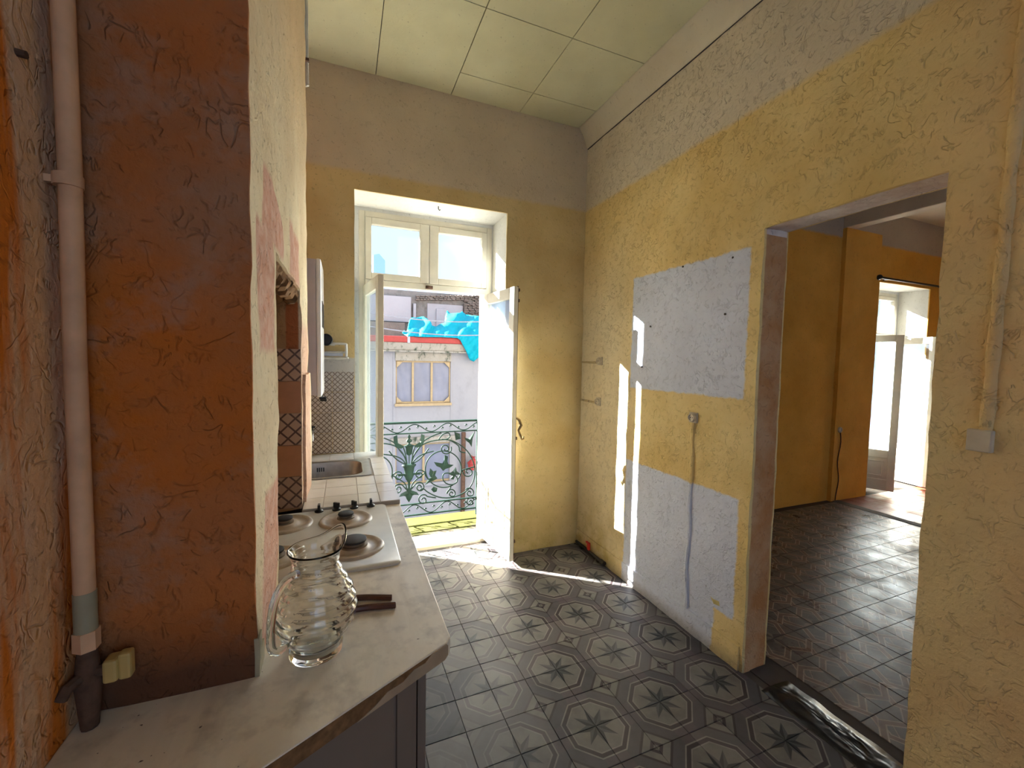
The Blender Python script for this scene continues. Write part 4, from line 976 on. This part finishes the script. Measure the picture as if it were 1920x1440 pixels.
for row in range(7):
    u = 940; hgt = 18; v = 160+row*hgt
    while u < 1500:
        wd = rnd.uniform(30, 65); ub('stone_block', u+2, v+1.5, u+wd-2, v+hgt-1.5, UY-.10-rnd.uniform(0, .05), UY, M['stone']); u += wd
# tarpaulin draped over the terrace edge
TP = [(300, 465), (318, 440), (345, 470), (360, 400), (372, 340), (395, 312), (470, 308), (520, 300), (565, 325), (600, 360), (606, 392), (650, 405), (690, 380), (742, 368), (750, 290), (765, 238), (800, 268), (895, 262), (918, 245), (960, 280), (1040, 290), (1135, 298), (1400, 310), (1400, 640), (1230, 620), (1128, 690), (1040, 765), (1000, 745), (960, 650), (900, 540), (870, 520), (700, 508), (530, 510), (350, 500), (330, 490)]
bm = bmesh.new(); vv = [bm.verts.new((u, -v, 0)) for u, v in TP]; fc = bm.faces.new(vv)
bmesh.ops.triangulate(bm, faces=[fc])
for _ in range(5):
    long_ = [e for e in bm.edges if e.calc_length() > 34]
    if not long_: break
    bmesh.ops.subdivide_edges(bm, edges=long_, cuts=1); bmesh.ops.triangulate(bm, faces=[f for f in bm.faces if len(f.verts) > 3])
for w_ in bm.verts:
    u, v = w_.co.x, -w_.co.y
    t = max(0, (510-v)/250.)
    y = FY-.16+t*1.1+.10*math.sin(u*.028+v*.02)*(.25+t)+.09*noise.noise(Vector((u*.012, v*.012, 0)))+ (-.06*math.sin((u*1.6+v)*.03) if v > 420 else 0)
    y = max(y, FY-.17) if v < 505 else min(y, FY-.17)
    w_.co = on(1, y, 700+u*.1806, 540+v*.1806)
me = bpy.data.meshes.new('tarpaulin'); bm.to_mesh(me); bm.free(); me.shade_smooth(); me.materials.append(M['tarp'])
to = bpy.data.objects.new('tarpaulin', me); COL.objects.link(to); sm = to.modifiers.new('solid', 'SOLIDIFY'); sm.thickness = .012
tag(to, 'bright cyan tarpaulin draped over the terrace and hanging past the red gutter', 'tarpaulin')
# cables across the street
for k, (a, b_, lab) in enumerate((((-200, 232), (1500, 330), 'pale overhead cable in front of the ruined wall, the higher one'), ((-200, 372), (1500, 470), 'pale overhead cable just above the red gutter, the lower one'))):
    p0, p1 = ep(*a, 8.5), ep(*b_, 8.5)
    t = thing('overhead_cable', lab, 'cable', p0)
    MB().tube([p0.lerp(p1, i/20)-Vector((0, 0, .12*math.sin(math.pi*i/20))) for i in range(21)], .012, 6).build('cable', M['cable'], t, smooth=True)
    for e in (p0, p1): MB().tube([e, Vector((e.x, FY+.15, e.z)), Vector((e.x, FY+.15, zc1))], .02, 6).build('anchor_arm', M['rust'], t)
# drainpipe and red lantern on the opposite wall
dp = zp(707, 700)
tag(MB().tube([(dp.x, FY-.09, -4.5), (dp.x, FY-.09, zp(707, 490).z)], .05, 10).build('drainpipe', M['rust'], smooth=True), 'rusty brown drainpipe on the opposite house', 'drainpipe')
lc = zp(768, 705)
ln = thing('red_lantern', 'red metal wall lantern on the opposite house beside the drainpipe', 'lantern', (lc.x, FY-.15, lc.z-.12))
RP = Matrix.Identity(4)
MB().lathe([(.10, -.12), (.13, .02), (.14, .03), (.05, .11), (.03, .12), (.03, .15), (.06, .16), (.001, .17)], (lc.x, FY-.2, lc.z), 8, cap=True).build('shade', M['gutter'], ln)
MB().box(lc.x-.015, lc.x+.015, FY-.2, FY-.001, lc.z+.12, lc.z+.15).build('arm', M['gutter'], ln)
# far tower seen through the transom
t0, t1 = on(1, 40, 700, 515), on(1, 40, 722, 480)
tag(MB().prism([(t0.x, -4), (t1.x, -4), (t1.x, t1.z-.4), ((t0.x+t1.x)/2, t1.z+.15), (t0.x, t1.z)], 40, 41.5, Matrix(((1, 0, 0, 0), (0, 0, 1, 0), (0, 1, 0, 0), (0, 0, 0, 1)))).build('far_tower', M['far']), 'far pale blue gabled tower against the sky', 'building')
